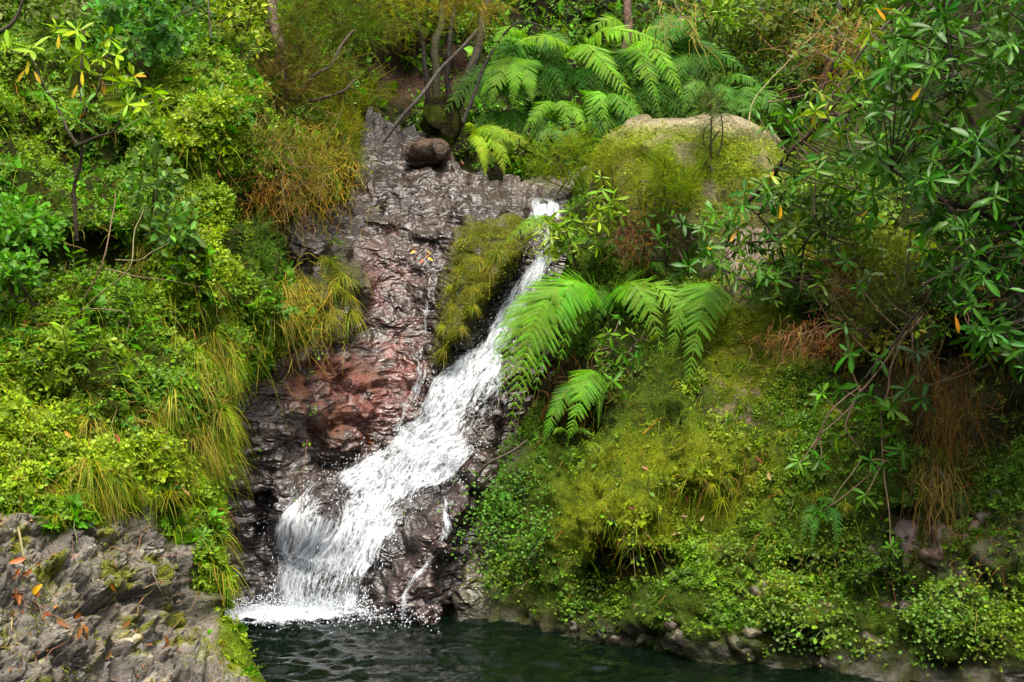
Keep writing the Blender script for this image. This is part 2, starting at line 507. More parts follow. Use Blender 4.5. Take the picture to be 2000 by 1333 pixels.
CLIFF = Sheet(360, 1240, 190, 1320, 4, [
    (360, 1300, 12.0), (400, 1200, 11.8), (440, 1100, 11.7), (450, 1000, 11.7), (420, 850, 11.7), (480, 900, 11.7), (540, 1190, 11.5), (540, 1050, 11.65), (620, 1200, 11.45), (700, 1205, 11.4),
    (620, 1050, 11.55), (600, 950, 11.9), (640, 900, 12.25), (560, 880, 11.8), (700, 1000, 11.75), (760, 870, 12.35), (690, 870, 12.3), (740, 800, 12.4), (620, 760, 12.2), (520, 780, 11.8), (480, 700, 12),
    (600, 650, 12.4), (700, 680, 12.6), (800, 680, 12.75), (760, 560, 13.0), (650, 540, 12.8), (560, 480, 12.7), (540, 420, 13), (700, 460, 13.4), (800, 440, 13.6), (860, 500, 13.25), (900, 420, 13.8),
    (1000, 400, 14.0), (1060, 385, 14.2), (1130, 380, 14.3), (1060, 430, 13.5), (1060, 520, 13.0), (1100, 600, 12.8), (980, 600, 12.8), (900, 700, 12.55), (860, 800, 12.3), (950, 820, 12.2), (850, 900, 12.05),
    (800, 980, 11.8), (700, 350, 14.6), (690, 260, 15.8), (760, 280, 15.6), (850, 330, 14.9), (950, 350, 14.7), (660, 200, 16.8), (800, 225, 16.6), (1000, 300, 15.8), (1150, 300, 15.4), (900, 950, 11.7),
    (960, 900, 11.8), (850, 1050, 11.5), (780, 1200, 11.4), (720, 1210, 11.4), (900, 1200, 11.4), (1000, 900, 12.2), (1000, 1050, 11.9), (1000, 1210, 11.7), (1000, 1310, 11.7), (620, 1310, 11.4), (800, 1310, 11.3),
    (1200, 1000, 12.8), (1200, 700, 13.2), (1200, 450, 14.0), (400, 500, 13.2), (400, 250, 16)],
    keep=[(360, 330), (660, 235), (700, 215), (850, 250), (900, 315), (960, 345), (1040, 335), (1240, 330), (1240, 1400), (360, 1400)], mod=cliff_mod, disp=cliff_disp, jit=8)
U, V = CLIFF.U, CLIFF.V
pn = CLIFF.pos
nz = fbm(pn * 4, 4, 40); nz2 = fbm(pn * 11, 3, 44)
rib_w = sstep(poly_sd(U, V, RIB) + 14 * nz, -6, 22) * sstep(nz2 + 0.9, 0.2, 0.9)
pink = np.clip(blob(U, V, 730, 730, 95, 75) + .6 * blob(U, V, 760, 610, 70, 110, .9) + .5 * blob(U, V, 700, 830, 90, 60, .9), 0, 1) * sstep(nz + nz2, -0.6, 0.5)
orange = blob(U, V, 660, 775, 85, 75) * sstep(nz2 - nz, -0.35, 0.3)
redl = blob(U, V, 560, 700, 80, 55) * sstep(nz2, -0.4, 0.3)
mossl = np.maximum(blob(U, V, 660, 590, 55, 80), blob(U, V, 590, 600, 50, 70)) * sstep(nz, -0.4, 0.2)
topm = blob(U, V, 1080, 345, 70, 28)
tint = mixmap((0.025, 0.015, 0.011),
              (sstep(nz, -0.2, 0.5), (0.044, 0.028, 0.022)), (sstep(nz2, 0.15, 0.6) * .8, (0.028, 0.011, 0.007)),
              (sstep(V, 880, 1000), (0.028, 0.020, 0.019)),
              (redl * .7, (0.13, 0.042, 0.028)), (orange * .8, (0.17, 0.058, 0.025)), (pink * .85, (0.13, 0.038, 0.031)),
              (sstep(poly_sd(U, V, TOE), 0, 40) * .7, (0.040, 0.019, 0.015)),
              (topm, (0.10, 0.075, 0.06)), (mossl, (0.075, 0.085, 0.014)), (rib_w, (0.095, 0.105, 0.014)))
mossA = np.clip(rib_w + mossl, 0, 1)
wet = np.clip(1.0 - mossA - 0.55 * redl - 0.5 * orange, 0, 1)
ribmask = poly_sd(U, V, RIB) > 0
tag(CLIFF.build('cliff', M_ROCK, tint, wet, mossA, ~ribmask), kind='structure')
tag(CLIFF.build('rock_ridge', M_BANK, tint, wet, mossA, ribmask), kind='structure')

# ---- the right bank
RB_EDGE = [(1060, 425), (1110, 385), (1150, 320), (1300, 330), (1540, 300), (1620, 180), (1760, 60), (2000, -140), (2700, -300), (2750, 1650), (840, 1650), (846, 1216), (872, 1140), (920, 1020), (975, 915), (1000, 850),
           (1050, 740), (1075, 620), (1075, 520)]
def right_mod(U, V):
    d = 0.2 * blob(U, V, 1250, 1115, 70, 28, .9) + 0.5 * blob(U, V, 1905, 730, 90, 110)
    d += 0.35 * blob(U, V, 1180, 1125, 25, 70) + 0.4 * blob(U, V, 1120, 820, 60, 45) + 0.3 * blob(U, V, 1690, 700, 90, 60)
    d -= 0.35 * blob(U, V, 1200, 1020, 75, 110) + 0.25 * blob(U, V, 1400, 800, 90, 130) + 0.22 * blob(U, V, 1550, 1210, 60, 40)
    d += 0.25 * blob(U, V, 1690, 1150, 90, 25) + 0.2 * blob(U, V, 1580, 1110, 110, 16) + 0.25 * blob(U, V, 1800, 1010, 55, 16)
    d -= 0.2 * blob(U, V, 1850, 1230, 90, 50)
    return d
def right_disp(p, U, V):
    stony = np.maximum(blob(U, V, 1850, 1080, 190, 130), blob(U, V, 1500, 1240, 400, 40))
    f1, e1 = facets(p * np.array([3, 3, 3.6]), 51, 1.2); f2, e2 = facets(p * 8.0, 61, 1.2)
    return 0.18 * fbm(p * 1.6, 3, 17) + 0.11 * fbm(p * 5, 4, 18) + 0.022 * fbm(p * 17, 3, 19) + stony * (0.16 * f1 + 0.06 * f2 - 0.05 * (1 - sstep(e1, 0, .15)))
RIGHT = Sheet(820, 2740, -320, 1560, 5, [
    (840, 1212, 11.25), (950, 1216, 11.12), (1180, 1248, 10.51), (1400, 1292, 9.77), (1700, 1322, 9.32), (2000, 1345, 9.0), (950, 1300, 11.0), (840, 1300, 11.2), (1400, 1400, 9.7), (2000, 1450, 8.9), (2700, 1500, 8.4), (2700, 1380, 8.5),
    (960, 1100, 11.3), (1000, 1000, 11.35), (980, 900, 11.75), (1050, 870, 11.75), (1080, 960, 11.25), (1120, 1050, 10.85), (1150, 1150, 10.7), (1140, 980, 10.9), (1220, 1060, 10.6), (1220, 950, 10.75), (1250, 860, 11.0),
    (1200, 800, 11.4), (1150, 740, 11.8), (1100, 700, 12.2), (1120, 600, 12.5), (1100, 500, 12.9), (1080, 430, 13.3), (1250, 700, 11.7), (1300, 760, 11.3), (1250, 560, 12.2), (1350, 600, 11.9), (1450, 640, 11.5), (1450, 760, 11.1),
    (1400, 900, 10.75), (1350, 1050, 10.35), (1300, 1180, 10.12), (1200, 1200, 10.5), (1500, 1150, 9.88), (1500, 1000, 10.25), (1550, 850, 10.6), (1600, 700, 11.2), (1550, 560, 11.8), (1450, 500, 12.1), (1300, 480, 12.6),
    (1200, 430, 12.9), (1150, 330, 13.9), (1350, 380, 13.2), (1500, 350, 13.1), (1550, 250, 14.2), (1650, 450, 12.1), (1700, 300, 13), (1700, 600, 11.3), (1700, 800, 10.6), (1700, 950, 10.25), (1700, 1100, 9.82), (1750, 1250, 9.5),
    (1900, 1250, 9.25), (1900, 1100, 9.5), (1850, 1000, 9.9), (1880, 850, 10.4), (1900, 720, 10.9), (1900, 500, 11.4), (1950, 300, 12.4), (2000, 100, 13.5), (1700, 100, 15), (2000, 1000, 9.65), (2000, 800, 10.3),
    (2700, 1200, 8.6), (2700, 800, 9.4), (2700, 300, 11), (2700, -200, 12.8), (2000, -200, 15)],
    keep=RB_EDGE, mod=right_mod, disp=right_disp, curl=1.0, curlw=45, jit=10)
U, V = RIGHT.U, RIGHT.V
pn = RIGHT.pos; nz = fbm(pn * 3, 4, 70); nz2 = fbm(pn * 9, 3, 74)
stone = np.clip(.75 * blob(U, V, 1850, 1090, 180, 110) * sstep(nz + nz2, -0.3, 0.3) + blob(U, V, 1460, 780, 70, 130) * sstep(nz2 + .3 * nz, 0.1, 0.5) * .8
                + blob(U, V, 1450, 500, 70, 70) * .9 + sstep(V + 0.0 * U, 0, 1) * sstep(poly_sd(U, V, [(880, 1170), (1180, 1215), (1400, 1240), (1700, 1270), (2700, 1330), (2700, 1700), (860, 1700)]), -10, 25) * sstep(nz2, -0.2, 0.3)
                + blob(U, V, 900, 1080, 60, 160) * .9 + blob(U, V, 980, 890, 50, 40), 0, 1)
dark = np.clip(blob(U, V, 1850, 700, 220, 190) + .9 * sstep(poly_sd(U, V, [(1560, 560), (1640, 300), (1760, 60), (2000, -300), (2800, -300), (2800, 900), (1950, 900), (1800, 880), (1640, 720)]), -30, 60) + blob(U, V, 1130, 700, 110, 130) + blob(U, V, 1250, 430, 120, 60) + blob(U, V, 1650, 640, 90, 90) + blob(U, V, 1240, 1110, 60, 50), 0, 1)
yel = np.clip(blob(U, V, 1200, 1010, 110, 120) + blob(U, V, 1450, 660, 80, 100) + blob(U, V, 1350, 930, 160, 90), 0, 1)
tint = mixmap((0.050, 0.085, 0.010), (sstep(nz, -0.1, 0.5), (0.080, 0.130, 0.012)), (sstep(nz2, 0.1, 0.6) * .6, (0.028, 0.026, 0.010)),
              (yel * sstep(nz2, -0.5, 0.2), (0.150, 0.190, 0.010)), (stone, (0.070, 0.056, 0.036)), (blob(U, V, 1450, 500, 70, 70) * .8, (0.24, 0.18, 0.14)),
              (stone * sstep(nz2, 0.3, 0.6) * blob(U, V, 1870, 1040, 130, 60) * .8, (0.22, 0.18, 0.14)),
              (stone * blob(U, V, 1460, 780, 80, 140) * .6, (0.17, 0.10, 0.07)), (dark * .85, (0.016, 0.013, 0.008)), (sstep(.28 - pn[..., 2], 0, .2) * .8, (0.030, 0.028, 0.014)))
mossA = np.clip(1 - stone - dark, 0, 1); wet = np.clip(stone * .5 + sstep(poly_sd(U, V, [(880, 1190), (1180, 1230), (1400, 1255), (1700, 1285), (2700, 1350), (2700, 1700), (840, 1700)]), -10, 15) * .2 + blob(U, V, 930, 1050, 60, 170) * .6, 0, 1)
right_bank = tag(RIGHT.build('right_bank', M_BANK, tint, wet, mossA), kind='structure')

# ---- the left bank and the bare outcrop at its foot
LB_EDGE = [(-720, -520), (770, -520), (730, 60), (712, 180), (705, 260), (692, 340), (672, 390), (610, 420), (560, 445), (552, 520), (600, 560), (625, 640), (560, 690), (490, 735), (458, 800), (449, 870), (440, 950), (437, 1050), (440, 1190),
           (470, 1260), (525, 1340), (600, 1450), (650, 1650), (-720, 1650)]
OUT = [(-720, 985), (0, 975), (60, 985), (110, 1045), (190, 1025), (230, 985), (290, 990), (330, 1050), (372, 1085), (388, 1180), (415, 1240), (462, 1300), (515, 1350), (620, 1650), (-720, 1650)]
def left_mod(U, V):
    d = 0.3 * blob(U, V, 70, 275, 100, 55, .9) + 0.25 * blob(U, V, 215, 320, 100, 60, .9) + 0.4 * blob(U, V, 500, 440, 35, 70) + 0.35 * blob(U, V, 200, 500, 120, 40)
    d -= 0.35 * blob(U, V, 370, 230, 110, 90) + 0.45 * blob(U, V, 590, 320, 90, 90) + 0.3 * blob(U, V, 60, 440, 100, 60) + 0.3 * blob(U, V, 400, 520, 90, 70)
    d += 0.3 * blob(U, V, 130, 780, 90, 25) + 0.25 * blob(U, V, 400, 960, 30, 25)
    d -= 0.2 * blob(U, V, 300, 760, 110, 60) + 0.2 * blob(U, V, 270, 900, 110, 50)
    return d
def left_disp(p, U, V):
    o = sstep(poly_sd(U, V, OUT) + 18 * fbm(p * 3, 2, 90), -10, 30)
    q = p @ np.array([[0.94, 0.2, -0.28], [-0.1, 0.95, 0.3], [0.32, -0.25, 0.91]])
    f1, e1 = facets(q * np.array([2.2, 2.4, 3.2]), 81, 1.8, .45); f2, e2 = facets(q * np.array([6, 6.5, 8]), 91, 1.8, .45); f3, e3 = facets(q * 22.0, 95, 1.2)
    rock = (0.15 * f1 + 0.085 * f2 + 0.035 * f3 - 0.06 * (1 - sstep(e1, 0, .10)) - 0.035 * (1 - sstep(e2, 0, .10)) + 0.06 * fbm(p * 4, 4, 97) + 0.02 * fbm(p * 16, 3, 98)) * (.25 + .75 * sstep(U * 0 + poly_sd(U, V, LB_EDGE), 5, 60))
    veg = 0.30 * fbm(p * 1.7, 3, 87) + 0.17 * fbm(p * 4.5, 3, 88) + 0.03 * fbm(p * 14, 3, 89)
    return veg * (1 - o) * (.3 + .7 * sstep(poly_sd(U, V, LB_EDGE), 0, 50)) + rock * o
LEFT = Sheet(-720, 780, -520, 1600, 4, [
    (445, 1195, 9.5), (525, 1340, 8.4), (435, 1000, 9.9), (400, 1250, 8.9), (300, 1300, 8.2), (150, 1330, 7.6), (0, 1333, 7.0), (0, 1200, 7.4), (0, 1050, 7.9), (150, 1200, 7.9), (150, 1050, 8.4), (250, 980, 8.9), (300, 1100, 8.8),
    (400, 1100, 9.3), (380, 1000, 9.6), (50, 950, 8.3), (0, 900, 8.5), (150, 850, 8.9), (300, 850, 9.5), (420, 850, 10.3), (460, 760, 11), (490, 700, 11.4), (400, 650, 10.9), (250, 650, 10.), (100, 650, 9.6), (0, 650, 9.4), (0, 450, 10.1),
    (150, 450, 10.5), (300, 450, 10.9), (450, 450, 11.6), (540, 480, 12.2), (600, 600, 12.2), (620, 650, 12.2), (570, 420, 12.6), (500, 330, 12.2), (400, 300, 11.8), (250, 280, 11.4), (80, 270, 11.2), (0, 200, 11.4), (150, 100, 12.2),
    (350, 100, 12.6), (500, 150, 12.8), (600, 250, 13.2), (690, 300, 14.2), (695, 230, 14.7), (710, 100, 15.4), (600, 50, 14.8), (400, -50, 13.8), (0, -50, 12.5), (-700, 1333, 5.2), (-700, 900, 6.5), (-700, 400, 8.2), (-700, -100, 10),
    (-700, -500, 12), (0, -500, 14.5), (400, -500, 15.8), (760, -500, 17), (600, 1450, 8.5), (300, 1550, 7.3), (0, 1550, 6.2), (-700, 1600, 4.6)],
    keep=LB_EDGE, mod=left_mod, disp=left_disp, curl=1.0, curlw=32, jit=7)
U, V = LEFT.U, LEFT.V
pn = LEFT.pos; nz = fbm(pn * 3, 4, 100); nz2 = fbm(pn * 9, 3, 104)
o = sstep(poly_sd(U, V, OUT) + 25 * nz, -8, 14)
dark = np.clip(blob(U, V, 70, 275, 130, 75) + blob(U, V, 220, 330, 130, 80) + blob(U, V, 500, 440, 45, 90) + blob(U, V, 200, 490, 150, 50), 0, 1)  # dark soil tint, which also paints in the shade of the hollows
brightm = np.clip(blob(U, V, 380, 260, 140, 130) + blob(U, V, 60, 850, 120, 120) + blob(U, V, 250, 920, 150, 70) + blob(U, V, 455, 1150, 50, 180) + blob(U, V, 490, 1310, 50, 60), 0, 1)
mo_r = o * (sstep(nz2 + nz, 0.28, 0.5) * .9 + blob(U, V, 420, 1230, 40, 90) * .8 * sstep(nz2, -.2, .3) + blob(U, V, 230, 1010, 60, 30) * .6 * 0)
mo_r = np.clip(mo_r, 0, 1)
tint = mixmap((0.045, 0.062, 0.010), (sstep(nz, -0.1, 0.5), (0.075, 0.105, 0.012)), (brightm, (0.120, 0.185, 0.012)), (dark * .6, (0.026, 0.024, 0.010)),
              (o, (0.115, 0.100, 0.085)), (o * sstep(nz, 0.0, 0.4), (0.165, 0.142, 0.112)), (o * sstep(nz2, 0.15, 0.45) * .7, (0.062, 0.050, 0.042)),
              (o * sstep(fbm(pn * 6, 3, 130), 0.3, 0.45) * blob(U, V, 100, 1330, 300, 160) * .8, (0.36, 0.29, 0.20)), (mo_r, (0.15, 0.17, 0.014)))
mossA = np.clip((1 - o) * (1 - dark) + mo_r, 0, 1); wet = np.clip(o * (1 - mo_r) * (0.25 + 0.75 * sstep(nz2 + 0.5 * nz, -0.1, 0.25)), 0, 1)
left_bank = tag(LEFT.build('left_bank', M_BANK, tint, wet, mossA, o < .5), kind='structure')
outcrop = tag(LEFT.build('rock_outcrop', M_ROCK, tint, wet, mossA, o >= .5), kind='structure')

U, V = HILL.U, HILL.V
pn = HILL.pos; nz = fbm(pn * 2, 4, 110)
earth = blob(U, V, 800, 120, 120, 80)
tint = mixmap((0.020, 0.020, 0.010), (sstep(nz, 0, 0.5), (0.035, 0.042, 0.012)), (earth, (0.075, 0.045, 0.032)))
tag(HILL.build('hillside', M_BANK, tint, np.zeros(U.shape), 1 - earth), kind='structure')

# ---- valley sides added round the viewer, out of the picture, to shut off the low sky, and the ground to the horizon
th = np.linspace(math.radians(-215), math.radians(35), 90); rr = np.linspace(0, 1, 22)
TH, RR = np.meshgrid(th, rr)
R = 13 + 17 * RR + 1.2 * fbm(np.stack([np.cos(TH) * 6, np.sin(TH) * 6, RR * 4], -1), 3, 120)
Z = -1.2 + 8.0 * RR ** 1.1
val = np.stack([R * np.cos(TH) * 1.05, 4 + R * np.sin(TH), Z], -1)
ny, nx = TH.shape; idx = np.arange(ny * nx).reshape(ny, nx)
q = np.stack([idx[:-1, :-1], idx[:-1, 1:], idx[1:, 1:], idx[1:, :-1]], -1).reshape(-1, 4)
c = np.tile([0.035, 0.05, 0.014, 1.0], (ny * nx, 1))
tag(link('unseen_valley_side', mesh_from('unseen_valley_side', val.reshape(-1, 3), q, c, {'wet': np.zeros(ny * nx), 'moss': np.ones(ny * nx)}, True), M_BANK), kind='structure')
gv = np.array([(-400, -400, -1.6), (400, -400, -1.6), (400, 400, -1.6), (-400, 400, -1.6)], float)
tag(link('ground', mesh_from('ground', gv, np.array([[0, 1, 2, 3]]), np.tile([0.04, 0.04, 0.02, 1.0], (4, 1)), {'wet': np.zeros(4), 'moss': np.ones(4)}), M_BANK), kind='structure')

# ---------------------------------------------------------------- water
xs = np.arange(-5.5, 7.5, 0.035); ys = np.arange(2.0, 12.6, 0.035)
X, Y = np.meshgrid(xs, ys)
src = P(625, 1200, 11.44)
rd = np.hypot(X - src[0], Y - src[1])
p3 = np.stack([X, Y * 1.7, X * 0], -1)
amp = 0.75 + 0.75 * np.exp(-(rd / 1.8) ** 2)
Zw = amp * (0.040 * fbm(p3 * 3.2, 3, 140) + 0.022 * (1 - np.abs(fbm(p3 * 7, 2, 141)) * 2) + 0.004 * np.sin(rd * 26 + 3 * vnoise(p3 * 1.3, 145)) * np.exp(-rd / 3))
pv = np.stack([X, Y, Zw], -1).reshape(-1, 3)
ny, nx = X.shape; idx = np.arange(ny * nx).reshape(ny, nx)
q = np.stack([idx[:-1, :-1], idx[:-1, 1:], idx[1:, 1:], idx[1:, :-1]], -1).reshape(-1, 4)
tag(link('pool_water', mesh_from('pool_water', pv, q, smooth=True), M_WATER), kind='structure')

def along(U, V, line):
    """arc position, signed distance and direction of the nearest place on a flow line"""
    line = np.array(line, float); seg = np.diff(line, axis=0); ln = np.hypot(seg[:, 0], seg[:, 1]); acc = np.concatenate([[0], np.cumsum(ln)])
    best = np.full(U.shape, 1e9); S = np.zeros(U.shape); T = np.zeros(U.shape); DX = np.zeros(U.shape); DY = np.zeros(U.shape)
    for k in range(len(seg)):
        ex, ey = seg[k] / ln[k]
        dx, dy = U - line[k, 0], V - line[k, 1]
        t = np.clip(dx * ex + dy * ey, 0, ln[k])
        d = np.hypot(dx - t * ex, dy - t * ey)
        nb = d < best
        S = np.where(nb, acc[k] + t, S); T = np.where(nb, d * np.sign(dx * ey - dy * ex), T); DX = np.where(nb, ex, DX); DY = np.where(nb, ey, DY)
        best = np.where(nb, d, best)
    return S, T, DX, DY

MAIN = [(1048, 425), (1092, 425), (1085, 505), (1075, 545), (1040, 620), (1000, 690), (990, 760), (968, 830), (935, 900), (895, 955), (845, 990), (800, 1040), (762, 1085), (730, 1140), (716, 1215), (528, 1215), (534, 1130), (545, 1060), (560, 1000), (585, 945),
        (650, 922), (710, 890), (765, 850), (795, 800), (838, 738), (885, 695), (935, 640), (975, 575), (1010, 530), (1040, 500)]
FLOW = [(1068, 410), (1066, 480), (1045, 540), (995, 620), (945, 690), (905, 760), (865, 830), (800, 890), (730, 950), (680, 1010), (650, 1080), (630, 1150), (622, 1230)]
STREAMS = [  # outline, flow line, cover
    ('waterfall', MAIN, FLOW, 0.53),
    ('upper_fall', [(1036, 388), (1085, 388), (1098, 412), (1090, 440), (1040, 440)], [(1060, 380), (1065, 445)], 0.55),
    ('side_stream', [(852, 600), (846, 650), (838, 720), (842, 750), (800, 800), (780, 850), (755, 850), (800, 770), (818, 720), (824, 640), (835, 590)], [(848, 580), (832, 690), (825, 740), (770, 850)], 0.46),
    ('side_trickle', [(868, 965), (885, 975), (882, 1040), (868, 1075), (838, 1120), (805, 1160), (797, 1215), (778, 1215), (785, 1160), (820, 1110), (848, 1070), (858, 1020)], [(876, 955), (870, 1050), (830, 1110), (795, 1160), (786, 1220)], 0.50),
    ('slope_film', [(700, 255), (735, 265), (800, 310), (830, 345), (800, 345), (740, 315), (705, 290)], [(705, 250), (825, 345)], 0.22),
]
gU, gV = CLIFF.U, CLIFF.V
def blur(a, k):
    for _ in range(k):
        b_ = np.pad(a, ((1, 1), (1, 1), (0, 0)), 'edge'); a = (b_[:-2, 1:-1] + b_[2:, 1:-1] + b_[1:-1, :-2] + b_[1:-1, 2:] + 2 * a) / 6
    return a
smooth_pos = blur(CLIFF.pos, 26); smooth_nrm = unit(blur(CLIFF.nrm, 40))
drops = Batch()
octv = np.array([(1, 0, 0), (-1, 0, 0), (0, 1, 0), (0, -1, 0), (0, 0, 1), (0, 0, -1)], float)
octf = np.array([(0, 2, 4), (2, 1, 4), (1, 3, 4), (3, 0, 4), (2, 0, 5), (1, 2, 5), (3, 1, 5), (0, 3, 5)])
OCT = (octv, octf, np.zeros(6))
M_DROP, ntd, outd = new_mat('water_drops')
prd = N(ntd, 'ShaderNodeBsdfPrincipled', Roughness=0.25); prd.inputs['Base Color'].default_value = (0.54, 0.57, 0.62, 1)
ntd.links.new(prd.outputs[0], outd.inputs['Surface'])
for si, (nm, poly, line, cov0) in enumerate(STREAMS):
    S, T, DX, DY = along(gU, gV, line)
    q3 = np.stack([S / 60, T / 18, S * 0], -1)
    sd = poly_sd(gU, gV, poly) + 12 * fbm(q3, 3, 150 + si)
    lump = fbm(np.stack([S / 55, T / 14, S * 0 + 3.1], -1), 3, 160 + si)
    edge = sstep(sd, -4, 26 if si == 0 else 9)
    rockhole = blob(gU, gV, 640, 985, 42, 40) + .8 * blob(gU, gV, 830, 1000, 60, 25) + .7 * blob(gU, gV, 945, 840, 40, 60) + .5 * blob(gU, gV, 800, 820, 40, 25) + .4 * blob(gU, gV, 660, 1140, 60, 30)
    for layer in range(2 if si == 0 else 1):
        off = (0.045 + 0.05 * edge * (1 if si == 0 else .3) + (0.022 if si == 0 else .008) * lump) * (1 + 0.7 * layer)
        pos = smooth_pos + smooth_nrm * off[..., None] + np.array([0, -1, .3]) * (0.02 + 0.03 * layer)
        ny, nx = gU.shape; idx = np.arange(ny * nx).reshape(ny, nx)
        q = np.stack([idx[:-1, :-1], idx[1:, :-1], idx[1:, 1:], idx[:-1, 1:]], -1).reshape(-1, 4)
        q = q[(sd > -6).ravel()[q].all(1)]
        used, inv = np.unique(q, return_inverse=True)
        cover = cov0 * edge + (0.5 - 0.5 * 1) - 0.20 * (rockhole if si == 0 else 0) - 0.13 * layer
        me = mesh_from(nm, pos.reshape(-1, 3)[used], inv.reshape(-1, 4), None, {'fs': (S.ravel() + 400 * layer)[used], 'ft': (T.ravel())[used], 'cover': cover.ravel()[used]}, smooth=True)
        if layer == 0:
            root = tag(link(nm, me, M_WHITE1 if si == 0 else M_WHITE2), kind='structure')
        else:
            tag(link('spray_veil', me, M_WHITE2, root), kind='stuff')
    # flying drops and strands over the sheet
    nd = {0: 6500, 1: 150, 2: 120, 3: 250, 4: 0}[si]
    if nd:
        bu0, bv0 = np.min(poly, 0); bu1, bv1 = np.max(poly, 0)
        u = rng.uniform(bu0 - 15, bu1 + 15, nd * 4); v = rng.uniform(bv0, bv1, nd * 4)
        s_ = poly_sd(u, v, poly)
        pr_ = np.where(s_ > 0, 0.35 + 0.65 * np.exp(-s_ / 18), .5 * np.exp(s_ / 4))
        ok = rng.random(len(u)) < pr_
        u, v = u[ok][:nd], v[ok][:nd]
        p0, n0, _ = CLIFF.at(u, v)
        _, _, dx, dy = along(u, v, line)
        p1, _, _ = CLIFF.at(u + dx * 14, v + dy * 14)
        d = unit(p1 - p0) + np.array([0, -0.25, -0.35]) + rng.normal(0, .25, (len(u), 3))
        k = rng.random(len(u)) ** 2
        ln = (0.003 + 0.017 * k) * (1 if si == 0 else .7); wd = np.maximum(.0016, ln * rng.uniform(.14, .30, len(u)))
        Mx = frames(d, n0) * np.stack([ln, wd, wd], -1)[:, None, :]
        pos = p0 + n0 * rng.uniform(0.03, 0.16 if si == 0 else .06, len(u))[:, None] + np.array([0, -.03, .01])
        b = Batch(); b.add(OCT, Mx, pos, np.ones((len(u), 3)))
        tag(b.obj('water_drops', M_DROP, root, smooth=True), kind='stuff')

# foam where the fall meets the pool
xs = np.arange(-2.9, 0.3, 0.02); ys = np.arange(10.2, 11.75, 0.02)
X, Y = np.meshgrid(xs, ys)
uu = U0 + X / Y * FPX; vv = V0 + CAMZ / Y * FPX
fo = [(430, 1196), (530, 1180), (715, 1185), (860, 1190), (870, 1212), (780, 1218), (700, 1216), (640, 1230), (560, 1236), (480, 1238), (425, 1228)]
sd = poly_sd(uu, vv, fo) + 8 * fbm(np.stack([X * 4, Y * 6, X * 0], -1), 3, 170)
cover = 0.60 * sstep(sd, -6, 22) + .20 * np.exp(-np.hypot(X + 1.5, (Y - 11.3) * 1.6) / .9) - 0.10 * sstep(uu, 690, 760)
hz = 0.028 + 0.040 * sstep(sd, 0, 14) * (0.6 + fbm(np.stack([X * 9, Y * 12, X * 0], -1), 3, 171))
ny, nx = X.shape; idx = np.arange(ny * nx).reshape(ny, nx)
q = np.stack([idx[:-1, :-1], idx[:-1, 1:], idx[1:, 1:], idx[1:, :-1]], -1).reshape(-1, 4)
q = q[(sd > -12).ravel()[q].all(1)]
used, inv = np.unique(q, return_inverse=True)
me = mesh_from('foam', np.stack([X, Y, hz], -1).reshape(-1, 3)[used], inv.reshape(-1, 4), None, {'fs': (X * 180).ravel()[used], 'ft': (Y * 150).ravel()[used], 'cover': cover.ravel()[used]}, smooth=True)
foam = tag(link('foam', me, M_FOAM), kind='structure')
nd = 6000
x = rng.uniform(-2.6, -0.55, nd); y = 11.55 - np.abs(rng.normal(0, .28, nd)); z = np.abs(rng.normal(0, .07, nd)) + .01
b = Batch(); s_ = rng.uniform(.003, .012, nd)
uu = U0 + x / y * FPX; vv = V0 + (CAMZ - z) / y * FPX
ok = poly_sd(uu, vv, fo) > -22
Mx = frames(rng.normal(0, 1, (nd, 3)), np.tile([0.1, .2, 1.], (nd, 1))) * np.stack([s_, s_ * .7, s_ * .6], -1)[:, None, :]
b.add(OCT, Mx[ok], np.stack([x, y, z], -1)[ok], np.ones((ok.sum(), 3)))
tag(b.obj('water_drops', M_DROP, foam, smooth=True), kind='stuff')
# ---------------------------------------------------------------- leaf shapes (x along the leaf, z up, unit length)
def strip_leaf(ts, ws, fold=0.12, droop=0.15, edge=None):
    v, a = [], []
    for i, (t, w) in enumerate(zip(ts, ws)):
        z = -droop * t * t
        if i in (0, len(ts) - 1):
            v.append((t, 0, z)); a.append(1)
        else:
            ww = w * (1.0 + (edge[i] if edge else 0))
            v += [(t, ww, z + fold * ww * 2), (t, 0, z), (t, -ww, z + fold * ww * 2)]; a += [0, 1, 0]
    f = []; k = len(ts)
    f += [(0, 2, 1), (0, 3, 2)]
    for i in range(1, k - 2):
        p = 1 + (i - 1) * 3; q = p + 3
        f += [(p, p + 1, q + 1), (p, q + 1, q), (p + 1, p + 2, q + 2), (p + 1, q + 2, q + 1)]
    p = 1 + (k - 3) * 3; e = p + 3
    f += [(p, p + 1, e), (p + 1, p + 2, e)]
    return np.array(v, float), np.array(f), np.array(a, float)

